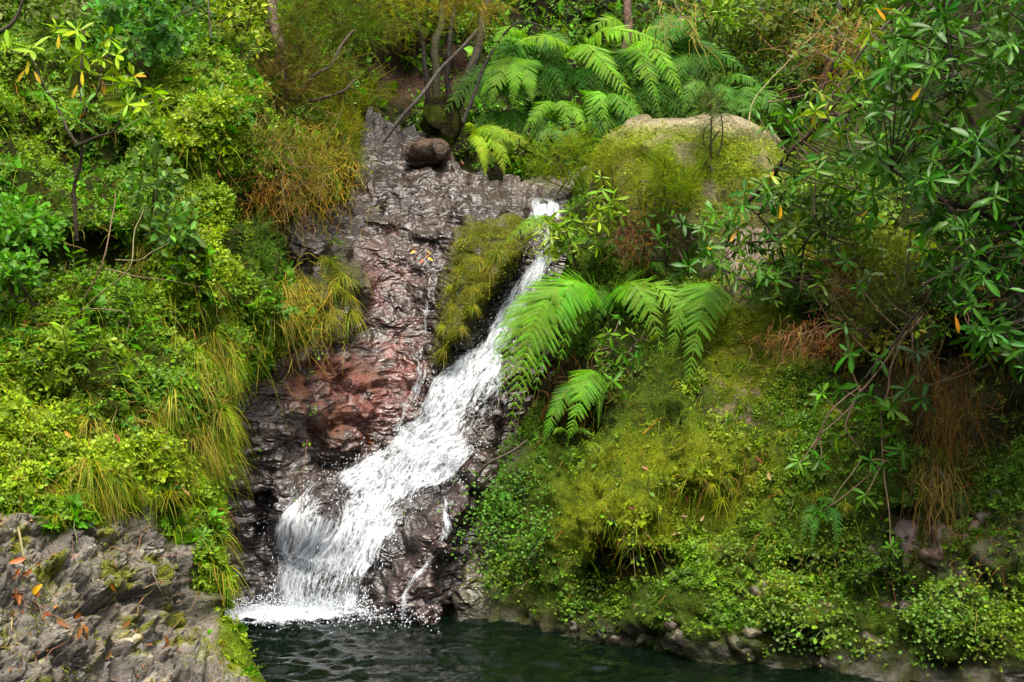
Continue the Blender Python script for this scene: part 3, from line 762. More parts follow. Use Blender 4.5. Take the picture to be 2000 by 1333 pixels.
RHOMB = (np.array([(0, 0, 0), (.5, .24, .06), (1, 0, -.1), (.5, -.24, .06)], float), np.array([(0, 2, 1), (0, 3, 2)]), np.array([1., 0, 1, 0]))
OVAL = strip_leaf([0, .25, .68, 1], [0, .23, .27, 0], .12, .12)
LANCES = [strip_leaf([0, .15, .4, .65, .85, 1], [0, .045, .095, .125, .085, 0], f, dr) for f, dr in ((.18, .10), (.10, .28), (.25, -.05), (.15, .45))]
def lobed():
    v = [(0, 0, 0)]; a = [1.]
    n = 5
    for k in range(n):
        th = math.radians(-105 + 210 * k / (n - 1))
        L = (.62, .86, 1.0, .86, .62)[k]
        for dt, r, z in ((-15, .62, .02), (-7, .85, -.03), (0, 1.0, -.10), (7, .85, -.03), (15, .62, .02), (26, .34, .05)):
            if k == n - 1 and dt == 26: continue
            t2 = th + math.radians(dt)
            v.append((math.cos(t2) * r * L * .8 + .2, math.sin(t2) * r * L * .8, z)); a.append(1. if dt == 0 else 0.)
    f = [(0, i, i + 1) for i in range(1, len(v) - 1)]
    return np.array(v, float), np.array(f), np.array(a)
LOBED = lobed()
def combine(parts):
    V, F, A, n = [], [], [], 0
    for (pv, pf, pa), M, T in parts:
        V.append(pv @ np.asarray(M).T + T); F.append(pf + n); A.append(pa); n += len(pv)
    return np.concatenate(V), np.concatenate(F), np.concatenate(A)
def sprig(k=7, leaf=RHOMB, ls=.42, seed=0):
    """little upright shoot with leaves up its stem (x = along the shoot)"""
    r = np.random.default_rng(seed); parts = []
    for i in range(k):
        t = (i + .6) / k; az = i * 2.4 + r.uniform(-.4, .4)
        d = np.array([.35 + .5 * t, math.cos(az), math.sin(az)]); d /= np.linalg.norm(d)
        M = frames(d[None], np.array([[1., 0, .01]]))[0] * ls * r.uniform(.75, 1.2) * (1 - .35 * t)
        parts.append((leaf, M, np.array([t * .8, 0, 0])))
    return combine(parts)
WIDE = (RHOMB[0] * np.array([1, 1.5, 1]), RHOMB[1], RHOMB[2])
SPRIGS = [sprig(7, RHOMB, .45, 1), sprig(6, WIDE, .5, 2), sprig(9, RHOMB, .32, 3)]
def rosette(k=6, leaf=OVAL, seed=0):
    r = np.random.default_rng(seed); parts = []
    for i in range(k):
        az = i * 2.4; el = r.uniform(.1, .8)
        d = np.array([math.cos(az) * math.cos(el), math.sin(az) * math.cos(el), math.sin(el)])
        parts.append((leaf, frames(d[None], np.array([[0.01, 0, 1.]]))[0] * r.uniform(.6, 1.), np.zeros(3)))
    return combine(parts)
ROSES = [rosette(6, OVAL, 4), rosette(5, LOBED, 5)]
def feather(n=26, seed=0, ln=.13):
    r = np.random.default_rng(seed); v, f = [], []
    v += [(0, .006, 0), (0, -.006, 0), (1, 0, -.12)]; f += [(0, 1, 2)]
    for i in range(n):
        t = .08 + .92 * i / n; az = i * 2.4
        b = np.array([t, 0, -.12 * t * t]); d = np.array([.75, math.cos(az), math.sin(az)]); d = d / np.linalg.norm(d) * ln * r.uniform(.6, 1.2)
        s = np.array([-.0, -math.sin(az), math.cos(az)]) * .011
        k = len(v); v += [tuple(b - s), tuple(b + s), tuple(b + d)]; f += [(k, k + 1, k + 2)]
    return np.array(v, float), np.array(f), np.zeros(len(v))
FEATHERS = [feather(26, 1), feather(30, 2, .10)]
def pinna_shape(k=14, droop=.14):
    v, f, a = [], [], []
    def z(x): return -droop * x * x
    v += [(0, .012, 0), (0, -.012, 0), (.5, .010, z(.5)), (.5, -.010, z(.5)), (1, 0, z(1))]; a += [1] * 5
    f += [(0, 1, 3), (0, 3, 2), (2, 3, 4)]
    for s in (1, -1):
        for i in range(k):
            x = .03 + .95 * i / k; w = .95 / k
            ln = .098 * (1 - x ** 2.2) * min(1, .75 + x * 2) + .010
            q = len(v)
            v += [(x, 0, z(x) + .004), (x + w * .72, 0, z(x) + .004), (x + w * 1.25, s * ln * .93, z(x) - .25 * ln), (x + w * .75, s * ln, z(x) - .28 * ln)]
            a += [.6, .6, 0, 0]
            f += [(q, q + 1, q + 2), (q, q + 2, q + 3)] if s > 0 else [(q, q + 2, q + 1), (q, q + 3, q + 2)]
    return np.array(v, float), np.array(f), np.array(a, float)
PINNA = [pinna_shape(14, .10), pinna_shape(14, .22)]
PINNA_S = pinna_shape(8, .15)

def blades(b, base, d, L, droop, w, col, k=5, up=(0, -.6, .8), curly=0.0):
    """thin tapering blades: base + d L t, bent down by droop"""
    base = np.asarray(base, float); m = len(base)
    if m == 0: return
    d = unit(np.asarray(d, float)); L = np.broadcast_to(L, (m,)); droop = np.broadcast_to(droop, (m,)); w = np.broadcast_to(w, (m,))
    t = np.linspace(0, 1, k)
    c = base[:, None] + d[:, None] * (L[:, None] * t)[..., None] + np.array([0, 0, -1.]) * ((L * droop)[:, None] * t ** 2)[..., None]
    if curly:
        c = c + np.cumsum(rng.normal(0, 1, c.shape), 1) * (L * curly)[:, None, None] * (t > 0)[None, :, None]
    side = unit(np.cross(d, np.asarray(up, float) + rng.normal(0, .35, (m, 3))))
    ww = (w[:, None] * (1 - t ** 2) * .5 + .0004)[..., None]
    v = np.stack([c + side[:, None] * ww, c - side[:, None] * ww], 2).reshape(m, -1, 3)
    f = []
    for i in range(k - 1):
        q = 2 * i; f += [(q, q + 1, q + 3), (q, q + 3, q + 2)]
    f = np.array(f)
    b.V.append(v.reshape(-1, 3)); b.F.append((f[None] + (np.arange(m) * 2 * k)[:, None, None] + b.n).reshape(-1, 3))
    cc = np.zeros((m, 2 * k, 4)); cc[..., :3] = np.asarray(col)[:, None] if np.ndim(col) == 2 else np.asarray(col)
    b.C.append(cc.reshape(-1, 4)); b.n += m * 2 * k

def vary(c, n, s=.25, seed=None):
    c = np.asarray(c, float)
    g = np.exp(rng.normal(0, s, (n, 1))); h = np.exp(rng.normal(0, s * .4, (n, 3)))
    return c * g * h

def scatter(sheet, n, box, weight, minsd=4):
    """n places on a sheet; weight(u, v) 0..1 is how thick they stand"""
    u0, u1, v0, v1 = box
    m = int(n * 4)
    u = rng.uniform(u0, u1, m); v = rng.uniform(v0, v1, m)
    w = weight(u, v)
    p, nn, sd = sheet.at(u, v)
    ok = (rng.random(m) < w) & (sd > minsd) & (p[:, 2] > 0.01) & ((rng.random(m) < .12) | (p[:, 2] > .22 + .14 * vnoise(p * 4, 77)) | (p[:, 0] < -1.2))
    u, v, p, nn = u[ok][:n], v[ok][:n], p[ok][:n], nn[ok][:n]
    return u, v, p, nn

UPV = np.array([0, 0, 1.])
def carpet(b, sheet, n, box, weight, protos, size, colf, lift=.6, sink=-.01, spread=.5):
    u, v, p, nn = scatter(sheet, n, box, weight)
    m = len(u)
    d = unit(nn * lift + UPV * .35 + rng.normal(0, spread, (m, 3)))
    k = rng.integers(0, len(protos), m); s = size * rng.uniform(.6, 1.5, m); c = colf(u, v, p)
    for i, pr in enumerate(protos):
        q = k == i
        if q.any():
            z = rng.normal(0, 1, (q.sum(), 3)) + nn[q]
            b.add(pr, frames(d[q], z) * s[q][:, None, None], p[q] + nn[q] * sink, c[q])

# ---------------------------------------------------------------- shared small meshes for copies
def shared(name, proto, mat, smooth=True):
    pv, pf, pa = proto
    C = np.ones((len(pv), 4)); C[:, 3] = pa
    me = mesh_from(name, pv, pf, C, smooth=smooth)
    me.materials.append(mat)
    return me
ME_LANCE = [shared('leaf', p, M_GLOSS) for p in LANCES]
ME_LOBED = shared('leaf', LOBED, M_LEAF, False)
ME_OVAL = shared('leaf', OVAL, M_LEAF)
ME_PINNA = [shared('pinna', p, M_FERN, False) for p in PINNA]
ME_DEAD = [shared('leaf', strip_leaf([0, .15, .4, .65, .85, 1], [0, .08, .16, .18, .10, 0], f, dr), M_DEAD) for f, dr in ((.5, .2), (.3, -.4), (.8, .5))]

def mat4(M, T):
    m = Matrix(((float(M[0][0]), float(M[0][1]), float(M[0][2]), float(T[0])), (float(M[1][0]), float(M[1][1]), float(M[1][2]), float(T[1])),
                (float(M[2][0]), float(M[2][1]), float(M[2][2]), float(T[2])), (0, 0, 0, 1)))
    return m

def put(name, me, M, T, parent, col):
    o = bpy.data.objects.new(name, me)
    COL.objects.link(o)
    o.parent = parent
    o.matrix_local = mat4(M, T)
    o.color = (float(col[0]), float(col[1]), float(col[2]), 1)
    return o

# ---------------------------------------------------------------- plant builders
def fern(label, fronds, col, loc=None, group=None, single=True, name='fern', pairs=24):
    """fronds: (base, control, tip) as (u, v, D) and half width in metres"""
    base = P(*fronds[0][0]) if loc is None else np.asarray(loc)
    root = empty(name, base, label, 'fern', group)
    budget = 300
    for fi, (a, c, e, hw) in enumerate(fronds):
        a, c, e = P(*a), P(*c), P(*e)
        pts = wobble(bez(a, c, e, 40), .012, fi * 3 + int(abs(a[0]) * 100))
        tn = unit(np.gradient(pts, axis=0))
        Ltot = np.linalg.norm(np.diff(pts, axis=0), axis=1).sum()
        npair = int(np.clip(Ltot / max(.020, .140 * hw), 9, pairs + 12))
        b = Batch()
        tv, tf = tube(pts[::3], np.linspace(.006, .0015, len(pts[::3])), 4)
        b.raw(tv, tf, np.array(col) * np.array([1.3, 1.0, .8]), .6)
        cc = np.asarray(col) * math.exp(rng.normal(0, .13)) * np.array([math.exp(rng.normal(0, .08)), 1, 1])
        todo = []
        ph = rng.uniform(-.4, .4)
        for i in range(npair):
            s = .10 + .90 * (i / (npair - 1)) ** .95
            j = min(39, int(s * 39.0)); t = tn[j]
            nn = np.array([.25 * ph, -.72, .70]); nn = unit(nn - t * (nn @ t))
            side = np.cross(t, nn)
            shape = (1 - s) ** .72 * min(1, .62 + s * 1.7) + .03
            for sg in (1, -1):
                L = hw * shape * rng.uniform(.92, 1.06)
                an = math.radians(20 + 24 * s + rng.normal(0, 4))
                d = side * sg * math.cos(an) + t * math.sin(an) + np.array([0, 0, -.26]) + rng.normal(0, .06, 3)
                todo.append((frames(d[None], (nn + rng.normal(0, .12, 3))[None])[0] * L, pts[j]))
        one = single and budget >= len(todo)
        if not one:
            Ms = np.array([q[0] for q in todo]); Ts = np.array([q[1] for q in todo])
            b.add(PINNA_S if hw < .2 or not single else PINNA[0], Ms, Ts, vary(cc, len(Ts), .08))
        fo = b.obj('frond', M_FERN, root, origin=a)
        fo.location = Vector(a - base)
        if one:
            budget -= len(todo)
            for k, (M, T) in enumerate(todo):
                put('pinna', ME_PINNA[k % 2], M, T - a, fo, vary(cc, 1, .07)[0])
    return root

def whorl_leaves(axis, n, size, r):
    out = []
    ax = unit(axis); ref = np.array([.3, .5, .1]); e1 = unit(np.cross(ax, ref)); e2 = np.cross(ax, e1)
    for i in range(n):
        az = i * 2.399 + r.uniform(-.3, .3); el = r.uniform(-.6, .6) if i < n * .75 else r.uniform(.5, 1.3)
        d = (e1 * math.cos(az) + e2 * math.sin(az)) * math.cos(el) + ax * math.sin(el) + np.array([0, 0, -.12])
        L = size * r.uniform(.5, 1.2) * (.7 if i >= n * .75 else 1)
        out.append((frames(d[None], (ax + r.normal(0, .35, 3))[None])[0] * np.array([L, L * r.uniform(.85, 1.2), L]), ax * r.uniform(-.02, .02)))
    return out

def shrub(label, root_p, branches, whorls, name='evergreen_shrub', cat='shrub', group=None, brad=.02, barkc=(.05, .035, .022), nobj=33, nl=(9, 14)):
    """branches: lists of (u, v, D); whorls: (u, v, D, leaf length, colour)"""
    base = P(*root_p)
    root = empty(name, base, label, cat, group)
    sk = []
    for bi, br in enumerate(branches):
        q = np.array([P(*x) for x in br]); t = np.linspace(0, len(q) - 1, 8 * len(q))
        pts = np.stack([np.interp(t, np.arange(len(q)), q[:, k]) for k in range(3)], -1)
        for _ in range(4): pts[1:-1] = (pts[:-2] + pts[1:-1] * 2 + pts[2:]) / 4
        pts = wobble(pts, .05, bi * 5 + 3)
        rad = brad * (1.0 if bi == 0 else .75) * np.linspace(1, .45, len(pts))
        b = Batch(); tv, tf = tube(pts, rad, 7); b.raw(tv, tf, barkc)
        b.obj('trunk' if bi == 0 and cat != 'branch' else 'branch', M_BARK, root, origin=base, smooth=True)
        sk.append(pts)
    sk = np.concatenate(sk)
    rest, tw = Batch(), Batch()
    r = np.random.default_rng(int(abs(base[0] * 977) + 5))
    order = sorted(range(len(whorls)), key=lambda i: whorls[i][2] / whorls[i][3])
    for rank, wi in enumerate(order):
        u, v, D, L, col = whorls[wi]
        if name == 'sapling': L *= 1.25
        p = P(u, v, D)
        near = sk[np.argmin(((sk - p) ** 2).sum(1) + 1.5 * np.maximum(0, sk[:, 2] - p[2]) ** 2)]
        d = p - near
        axis = unit(unit(d) * .5 + np.array([r.normal(0, .6), -.4 + r.normal(0, .55), .8 + r.normal(0, .4)]))
        pts = bez(near, near + d * .6 - UPV * .12 * np.linalg.norm(d), p, 7)
        pts = wobble(pts, .02, rank)
        lv = whorl_leaves(axis, int(r.integers(*nl)), L, r)
        tv, tf = tube(pts, np.linspace(.006, .0035, 7), 5)
        if rank < nobj:
            b = Batch(); b.raw(tv, tf, np.array(barkc) * 1.3)
            to = b.obj('twig', M_STEM, root, origin=p); to.location = Vector(p - base)
            for k, (M, T) in enumerate(lv):
                c = vary(col, 1, .16)[0]
                if r.random() < .012: c = np.array([.36, .22, .02])
                put('leaf', ME_LANCE[k % 4], M, T, to, c)
        else:
            tw.raw(tv, tf, np.array(barkc) * 1.3)
            for k, (M, T) in enumerate(lv):
                rest.add(LANCES[k % 4], M[None], (T + p)[None], vary(col, 1, .18))
    if rest.n:
        tag(rest.obj('foliage', M_GLOSS, root, origin=base, smooth=True), kind='stuff')
        tag(tw.obj('twigs', M_STEM, root, origin=base), kind='stuff')
    return root

def cloud(n, c, r, clumps=14, tight=.34):
    """points in clumps inside an ellipsoid"""
    k = unit(rng.normal(0, 1, (clumps, 3))) * rng.uniform(.35, .95, (clumps, 1))
    q = k[rng.integers(0, clumps, n)] + rng.normal(0, tight * .6, (n, 3))
    return np.asarray(c) + q * np.asarray(r), q

def bush(label, u, v, D, r, n, size, col, protos, name='leafy_bush', cat='bush', group=None, mat=None, stems=5, clumps=16, tight=.34, stemc=(.06, .04, .025), cvar=.25):
    c = P(u, v, D); base = c - np.array([0, -.15, r[2] * .95])
    root = empty(name, base, label, cat, group)
    p, q = cloud(n, c, r, clumps, tight)
    d = unit(unit(q) * .6 + rng.normal(0, .6, (n, 3)) + np.array([0, -.15, .1]))
    z = UPV * .8 + np.array([0, -.5, 0]) + rng.normal(0, .5, (n, 3))
    b = Batch(); k = rng.integers(0, len(protos), n); s = size * rng.uniform(.65, 1.35, n); cc = vary(col, n, cvar)
    for i, pr in enumerate(protos):
        w = k == i
        if w.any(): b.add(pr, frames(d[w], z[w]) * s[w][:, None, None], p[w], cc[w])
    b.obj('foliage', mat or M_LEAF, root, origin=base)
    st = Batch()
    for i in range(stems):
        e = c + rng.normal(0, .55, 3) * np.asarray(r)
        pts = wobble(bez(base + rng.normal(0, .05, 3), (base + e) / 2 + rng.normal(0, .1, 3), e, 9), .03, i)
        tv, tf = tube(pts, np.linspace(.010, .003, 9), 5); st.raw(tv, tf, stemc)
    st.obj('stem', M_STEM, root, origin=base)
    return root

def tuft_mesh(n, L, droop, w, col, seed, spread=.6, dead=.15, deadc=(.24, .19, .07)):
    """grass tuft hanging out from a slope: out = -y, up = z, at the origin"""
    b = Batch()
    base = rng.normal(0, .02, (n, 3)) * (L / .3)
    d = np.array([0, -.75, .45]) + rng.normal(0, spread, (n, 3)) * np.array([1, .5, .5])
    c = vary(col, n, .25); dd = rng.random(n) < dead; c[dd] = vary(deadc, dd.sum(), .25)
    blades(b, base, d, L * rng.uniform(.55, 1.1, n), droop * rng.uniform(.7, 1.3, n), w * rng.uniform(.7, 1.2, n), c, 6)
    return b.mesh('blades')

def tube_obj(name, pts, rad, col, mat, parent=None, origin=None, sides=7):
    b = Batch(); tv, tf = tube(pts, rad, sides); b.raw(tv, tf, col)
    return b.obj(name, mat, parent, origin=origin, smooth=True)

def ipoly(pts, n, amp=.03, seed=0):
    q = np.array([P(*x) for x in pts]); t = np.linspace(0, len(q) - 1, n)
    o = np.stack([np.interp(t, np.arange(len(q)), q[:, k]) for k in range(3)], -1)
    for _ in range(3): o[1:-1] = (o[:-2] + o[1:-1] * 2 + o[2:]) / 4
    return wobble(o, amp, seed)
# ---------------------------------------------------------------- the boulder on the right bank's shoulder
def rockball(c, r, seed, sub=5, power=3.0, amp=.06, freq=2.0, fac=.08):
    import bmesh
    bm = bmesh.new(); bmesh.ops.create_icosphere(bm, subdivisions=sub, radius=1)
    v = np.array([x.co[:] for x in bm.verts]); f = np.array([[x.index for x in y.verts] for y in bm.faces]); bm.free()
    k = (np.abs(v) ** power).sum(1) ** (-1 / power)
    n = v.copy(); v = v * k[:, None] * np.asarray(r)
    w = v + np.asarray(c)
    fv, e = facets(w * freq * 1.3, seed, 1.2)
    v = v + n * (amp * fbm(w * freq, 4, seed) + fac * fv + amp * .25 * fbm(w * freq * 5, 3, seed + 3))[:, None]
    return v, f, n
bc = P(1345, 415, 13.05)
v, f, n = rockball(bc, (.93, .80, .86), 200, 6, 2.8, .07, 1.6, .10)
tilt = Matrix.Rotation(math.radians(4), 3, 'Y')
w = v + bc
uu = U0 + w[:, 0] / w[:, 1] * FPX; vv = V0 - (w[:, 2] - CAMZ) / w[:, 1] * FPX
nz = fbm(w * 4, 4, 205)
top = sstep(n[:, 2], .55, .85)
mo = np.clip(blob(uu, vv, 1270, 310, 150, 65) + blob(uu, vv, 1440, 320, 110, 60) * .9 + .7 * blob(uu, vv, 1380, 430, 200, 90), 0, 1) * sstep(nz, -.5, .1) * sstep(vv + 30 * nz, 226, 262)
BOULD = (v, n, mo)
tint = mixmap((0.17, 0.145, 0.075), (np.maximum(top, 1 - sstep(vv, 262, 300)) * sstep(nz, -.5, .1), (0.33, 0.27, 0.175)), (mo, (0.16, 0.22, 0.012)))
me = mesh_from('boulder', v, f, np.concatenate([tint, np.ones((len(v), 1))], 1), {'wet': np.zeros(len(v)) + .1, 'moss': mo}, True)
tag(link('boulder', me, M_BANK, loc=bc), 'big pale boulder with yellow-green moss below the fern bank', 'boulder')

# brown stone beside the top of the stream
rc = P(838, 300, 15.05)
v, f, n = rockball(rc, (.22, .22, .13), 210, 5, 2.4, .07, 3, .09)
v = v @ np.array(Matrix.Rotation(math.radians(-7), 3, 'Y') @ Matrix.Rotation(math.radians(18), 3, 'Z')).T
me = mesh_from('stone', v, f, np.tile([.055, .030, .017, 1], (len(v), 1)), {'wet': np.zeros(len(v)) + .5, 'moss': np.zeros(len(v))}, True)
tag(link('flat_stone', me, M_ROCK, loc=rc), 'flat rusty brown stone under the tree roots beside the stream', 'stone')

rc = P(862, 240, 15.75)
v, f, n = rockball(rc, (.22, .2, .30), 213, 5, 2.2, .06, 3, .06)
nz_ = fbm((v + rc) * 6, 3, 214)
me = mesh_from('root_mound', v, f, np.concatenate([mixmap((.03, .024, .014), (sstep(nz_, -.3, .3), (.06, .085, .012))), np.ones((len(v), 1))], 1), {'wet': np.zeros(len(v)), 'moss': np.ones(len(v))}, True)
tag(link('root_mound', me, M_BANK, loc=rc), 'mossy root mound at the foot of the slender trunks', 'mound')

# stones set in the banks (parts of them)
STN = []
for k in range(3):
    v, f, n = rockball((k * 3., 0, 0), (1, .8, .75), 220 + k, 3, 4.0, .10, 1.1, .5)
    me = mesh_from('stone', v, f, np.tile([1, 1, 1, 1.], (len(v), 1)), {}, False); me.materials.append(plain_mat('stone_grain', .55, .45, .02, 9) if k == 0 else STN[0].materials[0]); STN.append(me)
for (u, v, s, c) in [(1770, 1040, 60, (.13, .10, .14)), (1815, 1020, 45, (.10, .12, .10)), (1850, 1060, 50, (.10, .07, .06)), (1790, 1080, 42, (.07, .05, .05)), (1880, 1040, 40, (.13, .10, .08)), (1875, 1110, 40, (.07, .06, .055)),
                     (1830, 1100, 38, (.09, .065, .055)), (1920, 1000, 45, (.13, .12, .14)), (1960, 980, 35, (.12, .14, .12)), (1700, 1060, 38, (.10, .08, .07)), (1720, 1170, 46, (.07, .045, .04)), (1330, 1220, 42, (.09, .08, .08)),
                     (1350, 1250, 34, (.12, .11, .12)), (1215, 1255, 40, (.06, .055, .045)), (1470, 1240, 30, (.12, .115, .10)), (1440, 1275, 45, (.05, .05, .03)), (1620, 1180, 40, (.07, .05, .04)), (1500, 1160, 55, (.06, .045, .035)),
                     (1770, 1180, 50, (.06, .05, .045)), (1640, 1110, 34, (.08, .07, .06)), (1560, 1110, 30, (.06, .05, .045)),
                     (1140, 1225, 30, (.05, .045, .03)), (1260, 1240, 28, (.06, .06, .04)), (1600, 1290, 34, (.05, .045, .035)), (1690, 1250, 44, (.055, .045, .035)), (1390, 1195, 24, (.09, .08, .06))]:
    p, nn, _ = RIGHT.at(u, v)
    D = p[1]; r = s / FPX * D * .5
    M = frames(rng.normal(0, 1, (1, 3)) + np.array([[1.5, 0, 0]]), nn[None])[0] * np.array([r * 1.2, r, r * .9])
    put('stone', STN[rng.integers(0, 3)], M, p - nn * r * .62, right_bank, np.array(c) * np.array([.62, .52, .34]))
# ---------------------------------------------------------------- ground cover (uncountable)
FRAME_L = (-650, 760, -480, 1420); NEAR_L = (-120, 760, -60, 1340)
darkL = lambda u, v: .55 * np.clip(blob(u, v, 70, 275, 130, 70) + blob(u, v, 220, 330, 120, 75) + blob(u, v, 500, 440, 40, 90) + blob(u, v, 200, 495, 140, 40), 0, 1)
outL = lambda u, v: np.maximum(sstep(poly_sd(u, v, OUT), -14, 8), .9 * sstep(v, 1130, 1190))
def colL(u, v, p):
    n = len(u); nz = fbm(p * 1.3, 3, 300)
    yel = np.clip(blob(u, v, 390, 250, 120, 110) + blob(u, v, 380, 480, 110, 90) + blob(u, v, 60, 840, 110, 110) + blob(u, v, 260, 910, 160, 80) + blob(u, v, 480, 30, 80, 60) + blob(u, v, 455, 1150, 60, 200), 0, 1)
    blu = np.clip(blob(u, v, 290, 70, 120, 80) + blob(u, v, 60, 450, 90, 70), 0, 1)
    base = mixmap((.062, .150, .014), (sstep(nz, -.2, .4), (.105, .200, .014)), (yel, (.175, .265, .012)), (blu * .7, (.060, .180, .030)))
    return base * np.exp(rng.normal(0, .28, (n, 1)))
b = Batch()
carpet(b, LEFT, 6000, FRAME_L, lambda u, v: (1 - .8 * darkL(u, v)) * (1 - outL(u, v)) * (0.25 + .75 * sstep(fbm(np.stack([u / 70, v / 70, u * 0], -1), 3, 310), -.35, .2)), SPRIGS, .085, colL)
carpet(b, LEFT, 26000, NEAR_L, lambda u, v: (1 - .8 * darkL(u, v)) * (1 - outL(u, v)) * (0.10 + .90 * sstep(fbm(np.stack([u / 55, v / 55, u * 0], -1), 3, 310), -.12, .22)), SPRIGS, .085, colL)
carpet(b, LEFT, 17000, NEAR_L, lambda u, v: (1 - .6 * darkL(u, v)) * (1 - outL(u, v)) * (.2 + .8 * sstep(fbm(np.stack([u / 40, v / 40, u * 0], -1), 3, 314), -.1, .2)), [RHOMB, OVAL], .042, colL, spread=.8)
carpet(b, LEFT, 2600, NEAR_L, lambda u, v: (1 - outL(u, v)) * sstep(fbm(np.stack([u / 90, v / 90, u * 0 + 4], -1), 3, 312), -.1, .2), ROSES, .085, lambda u, v, p: vary((.065, .190, .024), len(u), .25), lift=1.0, spread=.3)
tag(b.obj('ground_cover', M_LEAF, left_bank), 'bright small-leaved creeping plants carpeting the left bank', None, None, 'stuff')
b = Batch()
carpet(b, LEFT, 26000, (-100, 620, 300, 1400), lambda u, v: (1 - sstep(poly_sd(u, v, OUT), -14, 8)) * (.15 + .85 * np.clip(blob(u, v, 60, 850, 120, 110) + blob(u, v, 250, 930, 150, 60) + blob(u, v, 455, 1170, 50, 200) + blob(u, v, 380, 250, 130, 120), 0, 1)), [RHOMB], .018, colL, lift=.8)
tag(b.obj('moss', M_LEAF, left_bank), kind='stuff')
b = Batch(); u, v, p, nn = scatter(LEFT, 1500, NEAR_L, lambda u, v: (1 - outL(u, v)) * (.3 + .7 * sstep(fbm(np.stack([u / 80, v / 80, u * 0 + 9], -1), 3, 318), 0, .3)))
blades(b, p, nn * .5 + rng.normal(0, .7, (len(p), 3)), rng.uniform(.10, .32, len(p)), rng.uniform(-.2, .8, len(p)), .0045, vary((.17, .12, .055), len(p), .4), 7, curly=.05)
u, v, p, nn = scatter(LEFT, 2600, NEAR_L, lambda u, v: (1 - outL(u, v)) * (.2 + .8 * sstep(v, 450, 700)))
blades(b, p, nn * .8 + UPV * .3 + rng.normal(0, .5, (len(p), 3)), rng.uniform(.10, .26, len(p)), rng.uniform(.6, 1.3, len(p)), .005, vary((.16, .20, .035), len(p), .3), 5)
tag(b.obj('grass', M_GRASS, left_bank), kind='stuff')


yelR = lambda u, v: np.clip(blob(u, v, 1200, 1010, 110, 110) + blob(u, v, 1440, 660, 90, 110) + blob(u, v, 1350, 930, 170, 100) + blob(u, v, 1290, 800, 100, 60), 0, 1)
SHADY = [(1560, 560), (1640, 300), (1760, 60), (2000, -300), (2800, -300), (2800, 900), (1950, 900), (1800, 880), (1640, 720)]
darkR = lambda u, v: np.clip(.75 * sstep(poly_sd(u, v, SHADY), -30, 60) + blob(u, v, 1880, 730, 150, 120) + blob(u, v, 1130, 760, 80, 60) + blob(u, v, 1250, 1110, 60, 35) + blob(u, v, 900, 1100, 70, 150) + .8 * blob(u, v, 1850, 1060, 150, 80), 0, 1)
stoneR = lambda u, v: np.clip(blob(u, v, 1450, 770, 70, 100) + blob(u, v, 1450, 500, 60, 60) + .8 * blob(u, v, 1340, 880, 60, 40), 0, 1)
def colR(u, v, p):
    n = len(u); nz = fbm(p * 1.6, 3, 320)
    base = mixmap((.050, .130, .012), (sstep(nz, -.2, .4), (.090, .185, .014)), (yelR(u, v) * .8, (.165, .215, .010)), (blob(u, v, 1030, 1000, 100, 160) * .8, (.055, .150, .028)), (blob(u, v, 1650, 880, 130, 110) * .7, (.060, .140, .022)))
    return base * np.exp(rng.normal(0, .28, (n, 1)))
FRAME_R = (880, 2600, -200, 1330)
b = Batch()
wR = lambda u, v: (1 - .85 * darkR(u, v)) * (1 - .9 * stoneR(u, v)) * (1 - .88 * yelR(u, v)) * (.05 + .95 * sstep(fbm(np.stack([u / 75, v / 75, u * 0], -1), 3, 330), -.02, .3)) * (1 - .35 * sstep(v, 1100, 1200))
NEAR_R = (900, 2080, 300, 1310)
carpet(b, RIGHT, 4000, FRAME_R, wR, SPRIGS, .075, colR)
carpet(b, RIGHT, 15000, NEAR_R, wR, SPRIGS, .07, colR)
carpet(b, RIGHT, 16000, NEAR_R, lambda u, v: np.clip(wR(u, v) + .06, 0, 1) * (1 - .8 * darkR(u, v)), [RHOMB, OVAL], .034, colR, spread=.8)
carpet(b, RIGHT, 700, NEAR_R, wR, ROSES, .06, lambda u, v, p: vary((.075, .185, .022), len(u), .25), lift=1.0, spread=.3)
tag(b.obj('ground_cover', M_LEAF, right_bank), kind='stuff')
b = Batch()
carpet(b, RIGHT, 30000, (900, 2100, 380, 1320), lambda u, v: (1 - .8 * darkR(u, v)) * (1 - .9 * stoneR(u, v)) * (.25 + .75 * yelR(u, v)), [RHOMB], .016, colR, lift=.8)
tag(b.obj('moss', M_LEAF, right_bank), kind='stuff')
b = Batch(); u, v, p, nn = scatter(RIGHT, 1800, (1000, 2000, 420, 1200), lambda u, v: .25 + .75 * np.clip(darkR(u, v) + blob(u, v, 1640, 700, 160, 160), 0, 1))
blades(b, p, nn * .5 + rng.normal(0, .7, (len(p), 3)), rng.uniform(.08, .26, len(p)), rng.uniform(0, .9, len(p)), .0045, vary((.13, .085, .045), len(p), .4), 7, curly=.05)
u, v, p, nn = scatter(RIGHT, 1200, (1150, 1700, 600, 1150), lambda u, v: .6 + 0 * u)
blades(b, p, nn * .8 + UPV * .3 + rng.normal(0, .5, (len(p), 3)), rng.uniform(.06, .16, len(p)), rng.uniform(.6, 1.3, len(p)), .004, vary((.13, .19, .025), len(p), .3), 5)
tag(b.obj('grass', M_GRASS, right_bank), kind='stuff')
b = Batch()
ribw = lambda u, v: sstep(poly_sd(u, v, RIB), -6, 12) + .7 * blob(u, v, 650, 590, 55, 80)
colM = lambda u, v, p: vary((.13, .15, .016), len(u), .3)
carpet(b, CLIFF, 7000, (560, 1060, 420, 760), lambda u, v: np.clip(ribw(u, v), 0, 1), [RHOMB], .022, colM, lift=.8)
tag(b.obj('moss', M_LEAF, bpy.data.objects['rock_ridge']), kind='stuff')
b = Batch()
